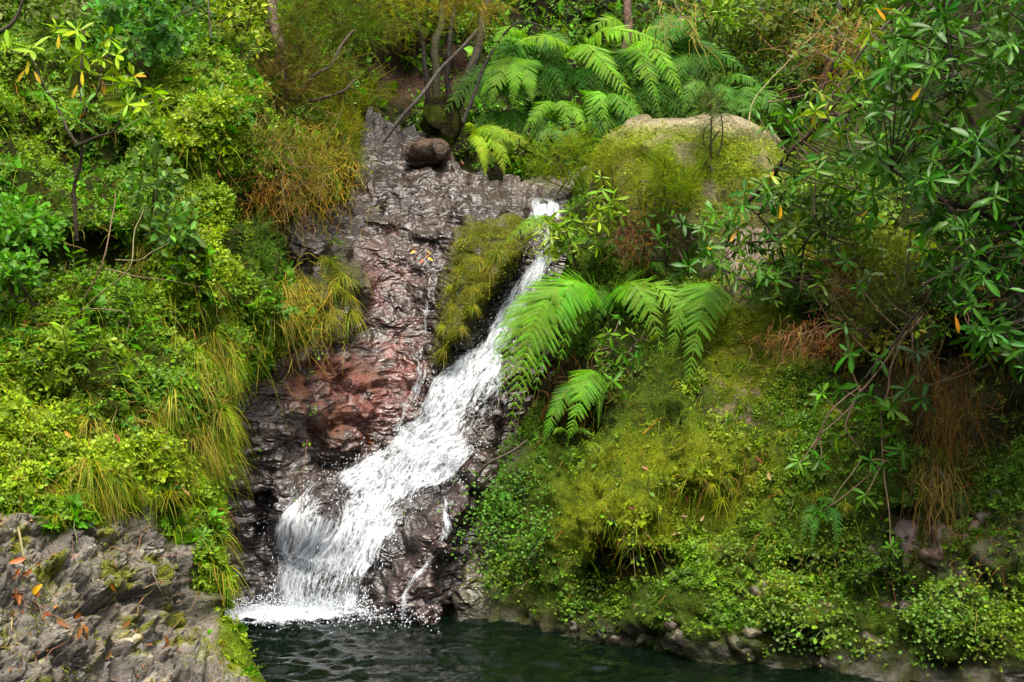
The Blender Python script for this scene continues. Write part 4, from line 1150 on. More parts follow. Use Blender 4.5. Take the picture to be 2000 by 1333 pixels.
wH = lambda u, v: .25 + .75 * sstep(fbm(np.stack([u / 60, v / 60, u * 0], -1), 3, 340), -.1, .3)
carpet(b, HILL, 15000, (-100, 2100, -150, 330), lambda u, v: wH(u, v) * (1 - .7 * blob(u, v, 810, 130, 120, 80)), SPRIGS + [OVAL], .13, lambda u, v, p: vary((.065, .140, .016), len(u), .4))
tag(b.obj('ground_cover', M_LEAF, bpy.data.objects['hillside']), kind='stuff')

bo = bpy.data.objects['boulder']; bv, bn, bm_ = BOULD
pick = rng.choice(len(bv), 9000, p=(bm_ + 1e-4) / (bm_ + 1e-4).sum()); b = Batch()
b.add(RHOMB, frames(bn[pick] * .8 + rng.normal(0, .5, (9000, 3)), rng.normal(0, 1, (9000, 3))) * (.026 * rng.uniform(.6, 1.4, 9000))[:, None, None], bv[pick] + rng.normal(0, .012, (9000, 3)), vary((.17, .235, .012), 9000, .3))
tag(b.obj('moss', M_LEAF, bo), kind='stuff')
# ---------------------------------------------------------------- trees at the head of the stream
def tree(label, trunks, foliage=None, barkc=(.035, .028, .02), group=None):
    base = P(*trunks[0][0][0])
    root = empty('tree', base, label, 'tree', group)
    for i, (pts, r0, r1, c) in enumerate(trunks):
        q = ipoly(pts, 16, .05, i * 7 + 40)
        rad = np.linspace(r0, r1, 16); rad[0] *= 1.5; rad[1] *= 1.2
        tube_obj('trunk' if i == 0 else 'branch', q - base, rad, c, M_BARK, root, sides=10)
    return root, base
def crown(root, base, centres, n, size, col, name='crown', protos=None):
    b = Batch()
    for (u, v, D, r, k, c) in centres:
        p, q = cloud(k, P(u, v, D), r, max(6, k // 26), .3)
        d = unit(unit(q) + rng.normal(0, .5, (k, 3)) + np.array([0, -.2, .05]))
        z = rng.normal(0, 1, (k, 3)) + UPV
        pr = (protos or FEATHERS); kk = rng.integers(0, len(pr), k); s = size * rng.uniform(.6, 1.4, k); cc = vary(c, k, .3)
        for i, f_ in enumerate(pr):
            w = kk == i
            b.add(f_, frames(d[w], z[w]) * s[w][:, None, None], p[w], cc[w])
    return tag(b.obj(name, M_GRASS, root, origin=base))
OLIVE, OLIVE2, TAN = (.125, .145, .026), (.075, .115, .022), (.26, .20, .07)
t1, b1 = tree('slender mossy heath tree with several dark trunks at the head of the stream', [
    ([(850, 290, 15.7), (850, 160, 15.7), (862, 20, 15.9), (866, -120, 16.2)], .055, .038, (.045, .042, .018)),
    ([(842, 270, 15.7), (830, 160, 15.6), (828, 140, 15.6), (814, 60, 15.6), (806, -60, 15.8)], .03, .02, (.022, .017, .013)),
    ([(866, 270, 15.7), (874, 180, 15.7), (885, 90, 15.8), (893, -20, 16)], .034, .024, (.022, .017, .013)),
    ([(868, 280, 15.7), (925, 120, 16.1), (943, 30, 16.3), (950, -80, 16.6)], .06, .045, (.03, .025, .014))])
crown(t1, b1, [(760, 10, 15.2, (.75, .5, .35), 500, OLIVE), (860, -10, 15.6, (.7, .5, .22), 420, (.19, .16, .055)), (930, 10, 15.3, (.35, .4, .22), 240, (.16, .13, .05)), (660, 30, 14.2, (.7, .5, .45), 520, OLIVE2), (800, -130, 15.8, (1.3, .8, .5), 420, OLIVE)], 0, .22, OLIVE)
t2, b2 = tree('olive feathery heath tree leaning from the left bank over the stream', [
    ([(560, 250, 13.2), (545, 150, 13.0), (532, 40, 13.0), (525, -120, 13.4)], .06, .04, (.09, .06, .04)),
    ([(560, 240, 13.2), (620, 150, 13.2), (690, 60, 13.6)], .03, .012, (.05, .035, .02)), ([(555, 210, 13.1), (640, 200, 13.3), (700, 150, 13.6)], .025, .01, (.05, .035, .02))])
crown(t2, b2, [(610, 120, 13.1, (.45, .4, .4), 520, (.075, .075, .022)), (560, 40, 13.0, (.4, .4, .35), 300, OLIVE2), (680, 170, 13.7, (.35, .35, .25), 300, OLIVE), (530, 170, 12.8, (.3, .35, .3), 240, (.10, .085, .03)), (700, 60, 14.0, (.35, .35, .4), 320, (.085, .095, .03)),
               (600, -60, 13.6, (.8, .6, .4), 350, OLIVE2)], 0, .20, OLIVE)
o_ = tube_obj('fallen_pole', ipoly([(748, 278, 15.4), (830, 180, 15.35), (935, 55, 15.9)], 14, .03, 3) - P(748, 278, 15.4), np.linspace(.024, .018, 14), (.09, .075, .065), M_BARK, sides=8)
o_.location = Vector(P(748, 278, 15.4)); tag(o_, 'bare grey pole leaning across the mossy trunks at the stream head', 'log')
o_ = tube_obj('bare_branch', ipoly([(905, 240, 15.2), (935, 150, 15.2), (975, 80, 15.2), (1022, 38, 15.2), (1080, 60, 15.2)], 22, .03, 5) - P(905, 240, 15.2), np.linspace(.022, .006, 22), (.03, .025, .02), M_BARK, sides=6)
o_.location = Vector(P(905, 240, 15.2)); tag(o_, 'dark bare branch curving up left of the fern bank', 'branch')
for lab, pts, r0, c in [('reddish trunk rising behind the back ferns', [(1222, 120, 16.6), (1226, 40, 16.7), (1235, -120, 17)], .06, (.10, .06, .04)),
                        ('dark thin trunk in the shade at the top right', [(1600, 190, 15.6), (1640, 60, 15.8), (1650, -100, 16)], .05, (.03, .022, .016))]:
    q = ipoly(pts, 12, .04, 9); root = empty('tree', q[0], lab, 'tree'); tube_obj('trunk', q - q[0], np.linspace(r0, r0 * .7, 12), c, M_BARK, root, sides=9)
    cb = Batch(); k = 260; cp, cq = cloud(k, q[-1] + np.array([0, 0, .6]), (.9, .7, .6), 12); cb.add(OVAL, frames(rng.normal(0, 1, (k, 3)), rng.normal(0, .5, (k, 3)) + UPV) * .1, cp, vary((.05, .09, .02), k, .3)); cb.obj('crown', M_LEAF, root, origin=q[0])

# ---------------------------------------------------------------- ferns
G1, G2, GY, GB = (.095, .230, .036), (.062, .165, .035), (.165, .245, .025), (.125, .270, .048)
fern('large bright fern arching over the white water, tip pointing down', [
    ((1165, 600, 12.0), (1050, 450, 11.3), (992, 866, 11.2), .40), ((1165, 600, 12.0), (1110, 440, 11.4), (1040, 790, 11.3), .40), ((1160, 605, 12.0), (1010, 510, 11.8), (956, 730, 11.7), .30), ((1165, 600, 12.0), (1085, 450, 11.5), (1010, 830, 11.4), .38), ((1170, 600, 12.0), (1150, 470, 11.6), (1090, 720, 11.4), .34), ((1165, 605, 12.0), (1030, 470, 11.5), (972, 800, 11.35), .38)], G1)
fern('small dark fern between the two large arching ferns', [((1215, 590, 12.1), (1150, 540, 12.0), (1125, 640, 12.0), .22), ((1200, 600, 12.1), (1160, 560, 12.0), (1165, 650, 11.95), .20)], G2)
fern('fern with fronds arching right above the glossy seedlings', [((1190, 590, 12.1), (1245, 480, 11.7), (1296, 700, 11.4), .34), ((1200, 585, 12.1), (1300, 510, 11.8), (1340, 650, 11.5), .30), ((1195, 590, 12.1), (1225, 500, 11.8), (1245, 650, 11.6), .28)], G1)
fern('fern with one broad frond hanging against the mossy rock face', [((1395, 555, 11.8), (1380, 530, 11.2), (1340, 765, 11.0), .33), ((1395, 565, 11.9), (1330, 530, 11.4), (1312, 710, 11.3), .26)], G1)
fern('fern hanging in the shade under the large arching fern', [((1155, 725, 11.8), (1155, 700, 11.2), (1108, 868, 11.1), .26), ((1150, 745, 11.8), (1100, 740, 11.4), (1060, 872, 11.3), .20), ((1165, 740, 11.8), (1178, 740, 11.4), (1168, 838, 11.3), .09)], (.085, .21, .035))
fern('little pale fern low beside the shaded fern', [((1105, 845, 11.6), (1130, 822, 11.3), (1158, 852, 11.2), .09), ((1105, 845, 11.6), (1095, 828, 11.3), (1080, 850, 11.25), .08)], (.09, .20, .04))
fern('pale fern reaching left over the upper fall', [((1085, 425, 12.9), (1040, 415, 12.6), (985, 478, 12.6), .16), ((1085, 425, 12.9), (1050, 430, 12.6), (1015, 462, 12.55), .12)], (.10, .20, .04))
fern('pale fern among leaves right of the cascade top', [((1135, 480, 12.6), (1180, 440, 12.3), (1212, 500, 12.2), .17), ((1135, 480, 12.6), (1140, 430, 12.2), (1165, 500, 12.2), .16)], (.085, .19, .045))
fern('dark fern in the gap above the arching ferns', [((1260, 545, 12.4), (1245, 470, 12.2), (1215, 510, 12.1), .16), ((1262, 545, 12.4), (1270, 480, 12.2), (1300, 540, 12.1), .17), ((1255, 550, 12.4), (1240, 500, 12.1), (1225, 560, 12.0), .14)], G2)
fern('small fern pair hanging low on the right bank', [((1600, 985, 10.1), (1580, 985, 9.9), (1558, 1080, 9.85), .09), ((1612, 990, 10.1), (1648, 985, 9.9), (1632, 1082, 9.85), .11), ((1605, 990, 10.1), (1590, 1000, 9.9), (1585, 1075, 9.85), .09), ((1605, 985, 10.1), (1605, 960, 9.9), (1640, 990, 9.85), .09)], (.045, .14, .035))
fern('yellow-green fern drooping beside the stream head', [((920, 262, 15.2), (955, 225, 14.9), (1015, 292, 14.8), .20), ((920, 262, 15.2), (950, 250, 14.8), (948, 352, 14.7), .18), ((920, 262, 15.2), (980, 250, 14.9), (985, 348, 14.7), .20), ((920, 262, 15.2), (960, 240, 14.9), (1000, 330, 14.7), .2),
      ((918, 262, 15.2), (925, 232, 14.9), (912, 245, 14.8), .12), ((920, 262, 15.2), (1000, 240, 15), (1045, 300, 14.9), .2)], (.17, .28, .02))
fern('small pale fern low in the mossy right bank', [((1150, 868, 11.1), (1160, 860, 10.9), (1185, 890, 10.85), .06), ((1150, 868, 11.1), (1150, 862, 10.9), (1175, 902, 10.85), .05)], (.12, .20, .03))
fern('tiny fern among the maidenhair left of the mossy bulge', [((985, 965, 11.3), (978, 955, 11.1), (985, 1000, 11.05), .05), ((985, 965, 11.3), (1000, 960, 11.1), (998, 995, 11.05), .05)], (.05, .17, .04))

BF = [  # back bank: crown, then fronds
    ('tall fern with a long frond sweeping down the middle of the back bank', (1130, 130, 16.0), [((1105, 30, 15.2), (1265, 238, 14.8), .42), ((1160, 20, 15.4), (1330, 110, 15.2), .35), ((1090, 60, 15.2), (1000, 90, 15.1), .32)], GB),
    ('fern at the left end of the back bank with fronds drooping left', (1010, 120, 15.9), [((1020, 20, 15.3), (962, 100, 15.1), .30), ((985, 110, 15.2), (955, 212, 15.0), .30), ((1010, 110, 15.2), (1002, 212, 15.0), .26), ((1035, 120, 15.2), (1040, 205, 15.0), .26), ((960, 130, 15.3), (938, 190, 15.2), .24)], GB),
    ('fern spreading right from the upper back bank', (1230, 110, 16.2), [((1225, 10, 15.7), (1140, 70, 15.6), .34), ((1270, 40, 15.6), (1345, 215, 15.1), .38), ((1300, 30, 15.9), (1400, 80, 15.8), .32), ((1250, 60, 15.4), (1290, 230, 15.0), .36)], GB),
    ('fern at the foot of the back bank with pale fanned fronds', (1085, 240, 15.4), [((1080, 175, 14.9), (1040, 245, 14.7), .26), ((1100, 170, 14.9), (1110, 258, 14.7), .28), ((1120, 190, 14.9), (1145, 262, 14.7), .24), ((1060, 200, 15.0), (1020, 262, 14.8), .22)], (.12, .27, .05)),
    ('fern just behind the boulder with steep drooping fronds', (1180, 240, 15.4), [((1150, 130, 14.9), (1185, 262, 14.6), .32), ((1190, 140, 14.9), (1235, 258, 14.6), .34), ((1165, 160, 15.0), (1150, 250, 14.8), .28), ((1210, 170, 14.9), (1270, 262, 14.7), .26)], (.105, .25, .05)),
    ('fern behind the right end of the boulder reaching into shade', (1390, 210, 15.6), [((1430, 110, 15.2), (1508, 198, 15.0), .26), ((1400, 130, 15.2), (1440, 240, 15.0), .26), ((1360, 120, 15.2), (1330, 235, 14.9), .28), ((1440, 170, 15.2), (1490, 238, 15.0), .20)], (.07, .19, .045)),
    ('dark fern in the upper right of the back bank', (1330, 120, 16.4), [((1330, 20, 16.0), (1260, 70, 15.9), .3), ((1360, 50, 16.0), (1420, 150, 15.8), .32), ((1340, 40, 15.9), (1370, 160, 15.6), .3)], (.06, .165, .04)),
    ('dark fern half hidden below the long middle frond', (1060, 170, 16.1), [((1060, 90, 15.6), (1020, 170, 15.4), .28), ((1085, 100, 15.6), (1100, 180, 15.4), .28), ((1110, 120, 15.6), (1150, 190, 15.4), .28)], (.06, .17, .045)),
    ('small fern under the back bank left of the boulder', (1090, 285, 15.0), [((1075, 245, 14.7), (1045, 290, 14.6), .2), ((1110, 245, 14.7), (1135, 285, 14.5), .2), ((1090, 240, 14.7), (1090, 300, 14.5), .2)], (.07, .16, .05)),
]
for lab, c, fr, col in BF:
    F_ = [(c, ((c[0] * .25 + m[0] * .75), m[1] - 25, m[2]), e, w) for (m, e, w) in fr]
    fern(lab, F_, col, single=len(fr) <= 4, pairs=26)
# fill fronds, one more fern each
for k in range(20):
    c = (rng.uniform(960, 1460), rng.uniform(60, 250), 16.0)
    F_ = []
    for j in range(5):
        a = rng.uniform(-1, 1); F_.append((c, (c[0] + a * 60, c[1] - 60, 15.7), (c[0] + a * 130, c[1] + rng.uniform(10, 80), 15.5), rng.uniform(.26, .40)))
    fern('green fern filling the shaded depth of the back bank', F_, (.065, .175, .04), group='ferns deep in the back bank', single=False)

# ---------------------------------------------------------------- glossy evergreen shrubs
def in_poly(n, poly, Drange, size, cols, seed, minpx=34):
    r = np.random.default_rng(seed); out = []; pts = []
    lo, hi = np.min(poly, 0), np.max(poly, 0)
    for _ in range(n * 40):
        if len(out) >= n: break
        u, v = r.uniform(lo[0], hi[0]), r.uniform(lo[1], hi[1])
        if poly_sd(np.array([u]), np.array([v]), poly)[0] < 0: continue
        D = r.uniform(*Drange)
        if pts and min(math.hypot(u - a, v - b) + 60 * abs(D - d) for a, b, d in pts) < minpx: continue
        pts.append((u, v, D)); c = cols[r.integers(0, len(cols))]
        out.append((u, v, D, size * r.uniform(.8, 1.2), c))
    return out
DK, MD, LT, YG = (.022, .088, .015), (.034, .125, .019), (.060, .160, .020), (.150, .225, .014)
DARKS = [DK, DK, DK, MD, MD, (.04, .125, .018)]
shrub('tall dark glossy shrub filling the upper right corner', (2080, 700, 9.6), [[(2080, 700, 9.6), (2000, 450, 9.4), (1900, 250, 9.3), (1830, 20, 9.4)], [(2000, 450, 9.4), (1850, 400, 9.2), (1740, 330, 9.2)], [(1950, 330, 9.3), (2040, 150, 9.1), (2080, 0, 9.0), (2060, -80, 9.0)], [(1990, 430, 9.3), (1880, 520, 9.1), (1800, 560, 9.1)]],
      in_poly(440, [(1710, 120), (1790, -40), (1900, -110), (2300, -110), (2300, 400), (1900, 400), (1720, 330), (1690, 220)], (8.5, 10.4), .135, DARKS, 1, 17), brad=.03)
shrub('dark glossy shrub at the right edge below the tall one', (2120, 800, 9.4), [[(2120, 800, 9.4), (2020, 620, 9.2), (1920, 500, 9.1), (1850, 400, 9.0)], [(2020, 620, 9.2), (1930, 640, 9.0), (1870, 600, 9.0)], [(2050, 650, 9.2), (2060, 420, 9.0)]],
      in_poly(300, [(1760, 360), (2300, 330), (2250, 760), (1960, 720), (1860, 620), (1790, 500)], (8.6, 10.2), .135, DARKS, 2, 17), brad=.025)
wh = [(1715, 110, 10.6, .14, YG), (1700, 60, 10.7, .14, YG), (1660, 135, 10.7, .13, YG), (1625, 160, 10.7, .13, YG), (1640, 110, 10.8, .13, LT), (1600, 180, 10.8, .12, YG), (1570, 200, 10.8, .12, LT), (1690, 160, 10.5, .14, YG), (1740, 90, 10.5, .14, LT), (1655, 195, 10.6, .13, LT),
      (1530, 225, 11.0, .14, LT), (1550, 240, 11.0, .14, MD), (1475, 215, 11.3, .13, MD), (1500, 245, 11.2, .12, MD), (1640, 260, 10.7, .15, MD), (1660, 240, 10.6, .14, LT), (1590, 260, 10.9, .13, YG), (1540, 300, 11.1, .13, YG), (1510, 330, 11.2, .12, LT), (1560, 340, 11.0, .13, MD), (1600, 330, 10.8, .13, MD),
      (1640, 330, 10.7, .14, LT), (1680, 300, 10.5, .14, DK), (1710, 250, 10.4, .15, MD), (1490, 360, 11.3, .12, LT), (1760, 30, 10.4, .15, LT), (1720, 20, 10.5, .14, MD), (1800, 60, 10.2, .15, MD), (1620, 40, 11.2, .12, MD), (1580, 90, 11.4, .11, DK)]
wh += in_poly(70, [(1500, 260), (1600, 190), (1700, 90), (1800, 40), (1760, 250), (1720, 400), (1600, 400), (1500, 390)], (10.4, 11.4), .13, [MD, LT, LT, YG, DK], 14, 20)
shrub('open shrub with long bare diagonal branches and yellow-green tips', (1455, 400, 11.4), [[(1455, 400, 11.4), (1540, 310, 11.1), (1600, 240, 10.9), (1700, 130, 10.6), (1790, -40, 10.4)], [(1500, 350, 11.2), (1560, 280, 11.1), (1640, 170, 11.0), (1760, 20, 10.9), (1800, -60, 10.8)], [(1600, 240, 10.9), (1680, 200, 10.5), (1720, 130, 10.4)],
      [(1740, 130, 10.8), (1800, 60, 10.8), (1830, -40, 10.8)]], wh, brad=.022, barkc=(.075, .050, .032), nl=(6, 10))
shrub('shrub with narrow dark leaves in front of the pale boulder side', (1560, 560, 11.4), [[(1560, 560, 11.4), (1520, 470, 11.2), (1480, 420, 11.1)], [(1560, 540, 11.4), (1600, 430, 11.2), (1620, 380, 11.1)], [(1520, 470, 11.2), (1440, 470, 11.2), (1390, 440, 11.3)], [(1560, 530, 11.4), (1530, 540, 11.1), (1480, 560, 11.1)]],
      in_poly(120, [(1380, 420), (1480, 360), (1640, 370), (1720, 400), (1700, 520), (1600, 590), (1500, 600), (1420, 540), (1360, 480)], (10.9, 11.5), .12, [DK, MD, MD, LT, (.06, .12, .03)], 4, 16), brad=.014)
shrub('low glossy shrub hanging on thin stems on the right bank', (1800, 620, 10.6), [[(1800, 620, 10.6), (1740, 700, 10.2), (1680, 760, 10.0), (1600, 850, 9.95)], [(1760, 670, 10.3), (1720, 800, 10.0), (1725, 900, 9.95)], [(1780, 650, 10.5), (1800, 750, 10.1), (1790, 830, 10.0)], [(1680, 760, 10.0), (1650, 830, 9.9), (1680, 880, 9.9)]],
      [(1660, 690, 10.0, .14, MD), (1640, 760, 10.0, .14, MD), (1605, 770, 10.0, .13, LT), (1700, 770, 9.9, .14, DK), (1720, 700, 10.0, .13, MD), (1690, 800, 9.9, .13, MD), (1740, 800, 9.9, .13, LT), (1770, 760, 9.9, .14, DK), (1790, 690, 10.0, .14, (.05, .10, .05)), (1800, 780, 9.9, .14, DK), (1640, 850, 9.95, .13, LT), (1600, 900, 9.95, .12, MD),
       (1560, 905, 9.95, .12, LT), (1740, 850, 9.9, .12, LT), (1650, 640, 10.2, .13, (.06, .11, .06)), (1700, 540, 10.6, .13, (.06, .11, .06)), (1680, 560, 10.5, .12, MD), (1740, 910, 9.9, .13, DK), (1700, 900, 9.9, .12, MD), (1760, 880, 9.9, .11, MD), (1690, 970, 9.85, .11, LT), (1600, 1000, 9.95, .10, MD), (1740, 1070, 9.75, .08, LT), (1920, 690, 9.8, .15, YG), (1970, 680, 9.7, .14, YG), (1850, 640, 9.9, .14, MD), (1820, 560, 10.0, .14, DK)],
      brad=.012, barkc=(.13, .08, .05))
shrub('pale yellow-green shrub above the cascade beside the ferns', (1130, 540, 12.4), [[(1130, 540, 12.4), (1110, 470, 12.2), (1090, 430, 12.1)], [(1120, 500, 12.3), (1170, 440, 12.1), (1190, 390, 12.2)], [(1130, 520, 12.4), (1060, 480, 12.2)]],
      in_poly(52, [(1040, 440), (1090, 415), (1150, 400), (1170, 340), (1215, 380), (1210, 450), (1160, 500), (1080, 510), (1030, 490)], (11.8, 12.4), .115, [(.15, .25, .022), (.13, .22, .022), (.10, .20, .025)], 6, 16), brad=.010, nl=(6, 9))
shrub('glossy seedling cluster below the arching ferns', (1220, 750, 11.8), [[(1220, 750, 11.8), (1200, 690, 11.5), (1180, 660, 11.4)], [(1215, 720, 11.7), (1240, 670, 11.4), (1260, 650, 11.4)], [(1220, 740, 11.7), (1195, 740, 11.4)]],
      [(1160, 690, 11.3, .11, (.08, .18, .025)), (1190, 650, 11.4, .11, (.08, .18, .025)), (1230, 650, 11.4, .10, (.09, .18, .025)), (1250, 680, 11.4, .10, MD), (1215, 690, 11.3, .10, LT), (1195, 745, 11.2, .11, LT), (1270, 665, 11.4, .09, (.10, .16, .02)), (1240, 700, 11.4, .09, MD), (1180, 700, 11.3, .09, (.1, .18, .03)), (1210, 620, 11.6, .10, MD)], brad=.008, nl=(6, 9))
shrub('dark shrub with narrow leaves under the boulder', (1300, 520, 12.4), [[(1300, 520, 12.4), (1310, 450, 12.1), (1320, 420, 12.0)], [(1300, 500, 12.4), (1260, 440, 12.1)], [(1300, 510, 12.4), (1350, 460, 12.1)]],
      in_poly(26, [(1210, 400), (1290, 395), (1400, 400), (1400, 520), (1300, 540), (1230, 500)], (11.8, 12.4), .11, [DK, MD, (.05, .12, .035)], 8, 24), brad=.009, nl=(6, 9))
YL = (.17, .285, .016)
shrub('sapling with light yellow-green leaf whorls on the left bank', (150, 470, 10.4), [[(150, 470, 10.4), (140, 370, 10.3), (152, 285, 10.2), (150, 220, 10.1), (165, 60, 10.1)], [(152, 285, 10.2), (120, 220, 10.2), (60, 110, 10.2)], [(150, 285, 10.2), (220, 270, 10.1), (250, 215, 10.0)], [(152, 240, 10.1), (200, 180, 10.0), (215, 100, 10.0)]],
      [(150, 60, 10.1, 0.117, YL), (215, 75, 10.0, 0.117, YL), (160, 105, 10.0, 0.109, YL), (60, 95, 10.1, 0.125, YL), (15, 95, 10.0, 0.125, YL), (110, 55, 10.2, 0.094, YL), (230, 110, 10.0, 0.101, YL), (200, 115, 9.95, 0.101, YL), (260, 150, 10.0, 0.109, YL), (300, 180, 9.95, 0.109, YL), (240, 160, 9.9, 0.101, YL), (140, 130, 10.0, 0.094, (.09, .18, .03)), (165, 200, 9.9, 0.109, LT), (150, 235, 9.9, 0.125, LT),
       (250, 205, 9.9, 0.109, YL), (280, 210, 9.9, 0.094, YL), (200, 150, 10.0, 0.094, YL), (85, 180, 10.0, .11, LT), (320, 195, 10.1, .11, YL)], name='sapling', cat='sapling', brad=.016, barkc=(.055, .04, .025), nl=(8, 12))
# yellow hanging leaves of the sapling
sap = bpy.data.objects['sapling']
for (u, v, D, an) in [(56, 118, 10.1, -95), (50, 135, 10.05, -120), (66, 138, 10.05, -60), (115, 68, 10.1, -90), (160, 138, 9.95, -85), (152, 165, 9.95, -110)]:
    d = np.array([math.cos(math.radians(an)), -.2, math.sin(math.radians(an))])
    put('leaf', ME_LANCE[0], frames(d[None], np.array([[.1, -1, .2]]))[0] * .11, P(u, v, D) - np.array(sap.location), sap, (.36, .29, .06))

# ---------------------------------------------------------------- bushes
def bushes(rows, **kw):
    for r_ in rows: bush(*r_, **kw)
bushes([('blue-green bramble bush at the top of the left bank', 275, 55, 11.9, (.40, .3, .30), 420, .085, (.050, .125, .035), [OVAL, OVAL]),
        ('bramble bush with pale round leaves under the sapling', 300, 355, 10.7, (.22, .2, .32), 260, .075, (.075, .150, .045), [OVAL]),
        ('bramble bush with round leaves on the left bank below the dark hollow', 345, 450, 10.5, (.20, .2, .28), 220, .07, (.075, .150, .045), [OVAL]),
        ('bright green leafy bush at the left edge', 40, 440, 9.7, (.32, .25, .22), 420, .06, (.060, .165, .022), [OVAL]),
        ('yellow-green bush in the light at the top beside the olive heath tree', 465, 45, 12.6, (.36, .3, .36), 520, .06, (.145, .200, .018), [OVAL, LANCES[0]]),
        ('small bright bush at the far left edge half way down', 30, 520, 9.4, (.22, .2, .22), 260, .06, (.055, .155, .022), [OVAL]),
        ('dark leafy bush in the top left corner', 40, 20, 12.3, (.5, .4, .3), 420, .07, (.060, .085, .022), [OVAL, RHOMB]),
        ('dark bush at the top between bramble and yellow-green bush', 380, 30, 13.0, (.3, .3, .3), 300, .08, (.03, .07, .02), [OVAL])])
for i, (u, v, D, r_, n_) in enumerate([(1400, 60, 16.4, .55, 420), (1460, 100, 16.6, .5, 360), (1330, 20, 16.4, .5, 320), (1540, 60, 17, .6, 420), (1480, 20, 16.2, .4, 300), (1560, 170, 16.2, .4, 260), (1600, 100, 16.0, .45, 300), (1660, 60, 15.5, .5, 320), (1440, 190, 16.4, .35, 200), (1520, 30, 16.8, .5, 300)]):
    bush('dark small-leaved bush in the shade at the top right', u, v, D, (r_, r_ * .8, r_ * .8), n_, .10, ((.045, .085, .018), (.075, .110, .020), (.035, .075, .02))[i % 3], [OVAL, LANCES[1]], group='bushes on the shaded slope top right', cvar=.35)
bush('bright leafy twig cluster hanging into the top edge above the ferns', 1400, 20, 15.2, (.35, .3, .25), 260, .13, (.10, .20, .025), [LANCES[0], LANCES[1]])
# heath cushions: fine feathery foliage
HE = [('olive heath bush grown through with dead brown stems above the wet slope', 555, 300, 12.1, (.36, .25, .32), 700, .13, (.125, .135, .030)), ('feathery yellow-green heath bush on the front of the boulder', 1315, 345, 12.0, (.26, .22, .20), 800, .13, (.130, .215, .020)), ('brownish heath bush on the left shoulder of the boulder', 1200, 330, 12.1, (.20, .2, .18), 420, .12, (.135, .165, .030)), ('soft heath bush between the yellow-green fern and the boulder', 1100, 310, 14.0, (.38, .3, .26), 900, .15, (.130, .185, .035)),
      ('heath bush with brown base in front of the boulder', 1255, 375, 11.95, (.18, .18, .14), 240, .12, (.120, .135, .028)), ('tall sparse heath sprig standing on top of the boulder', 1385, 235, 12.2, (.14, .12, .34), 170, .20, (.085, .125, .050)), ('dark heath bush on the right bank above the glossy shrub', 1690, 590, 10.6, (.28, .25, .22), 420, .13, (.050, .075, .025)),
      ('olive heath bush at the right bank below the narrow-leaved shrub', 1640, 470, 11.4, (.45, .35, .28), 700, .13, (.095, .130, .020)), ('small grey-green heath bush at the stream side', 505, 480, 11.6, (.16, .16, .26), 260, .14, (.05, .12, .03)),
      ('bright heath bush where the left bank meets the stream head', 655, 270, 13.2, (.22, .22, .30), 460, .14, (.160, .165, .028)), ('yellow-green weeds on the bank edge above the wet slope', 690, 310, 13.7, (.09, .12, .28), 260, .10, (.17, .22, .02)), ('olive heath bush over the recess right of the narrow-leaved shrub', 1760, 520, 10.9, (.4, .3, .3), 480, .13, (.085, .115, .020))]
for h in HE: bush(*h, protos=FEATHERS, name='heath_bush', mat=M_GRASS, clumps=26, tight=.28)
for i in range(9):
    u, v = rng.uniform(1520, 1990), rng.uniform(380, 660)
    p, nn, _ = RIGHT.at(u, v)
    bush('loose bright undergrowth bush behind the dark shrubs on the right', u, v, p[1] - .15, (.32, .25, .25), 240, .075, ((.10, .16, .02), (.13, .16, .02), (.06, .12, .02))[i % 3], [OVAL, LANCES[1]], group='undergrowth behind the right-hand shrubs')

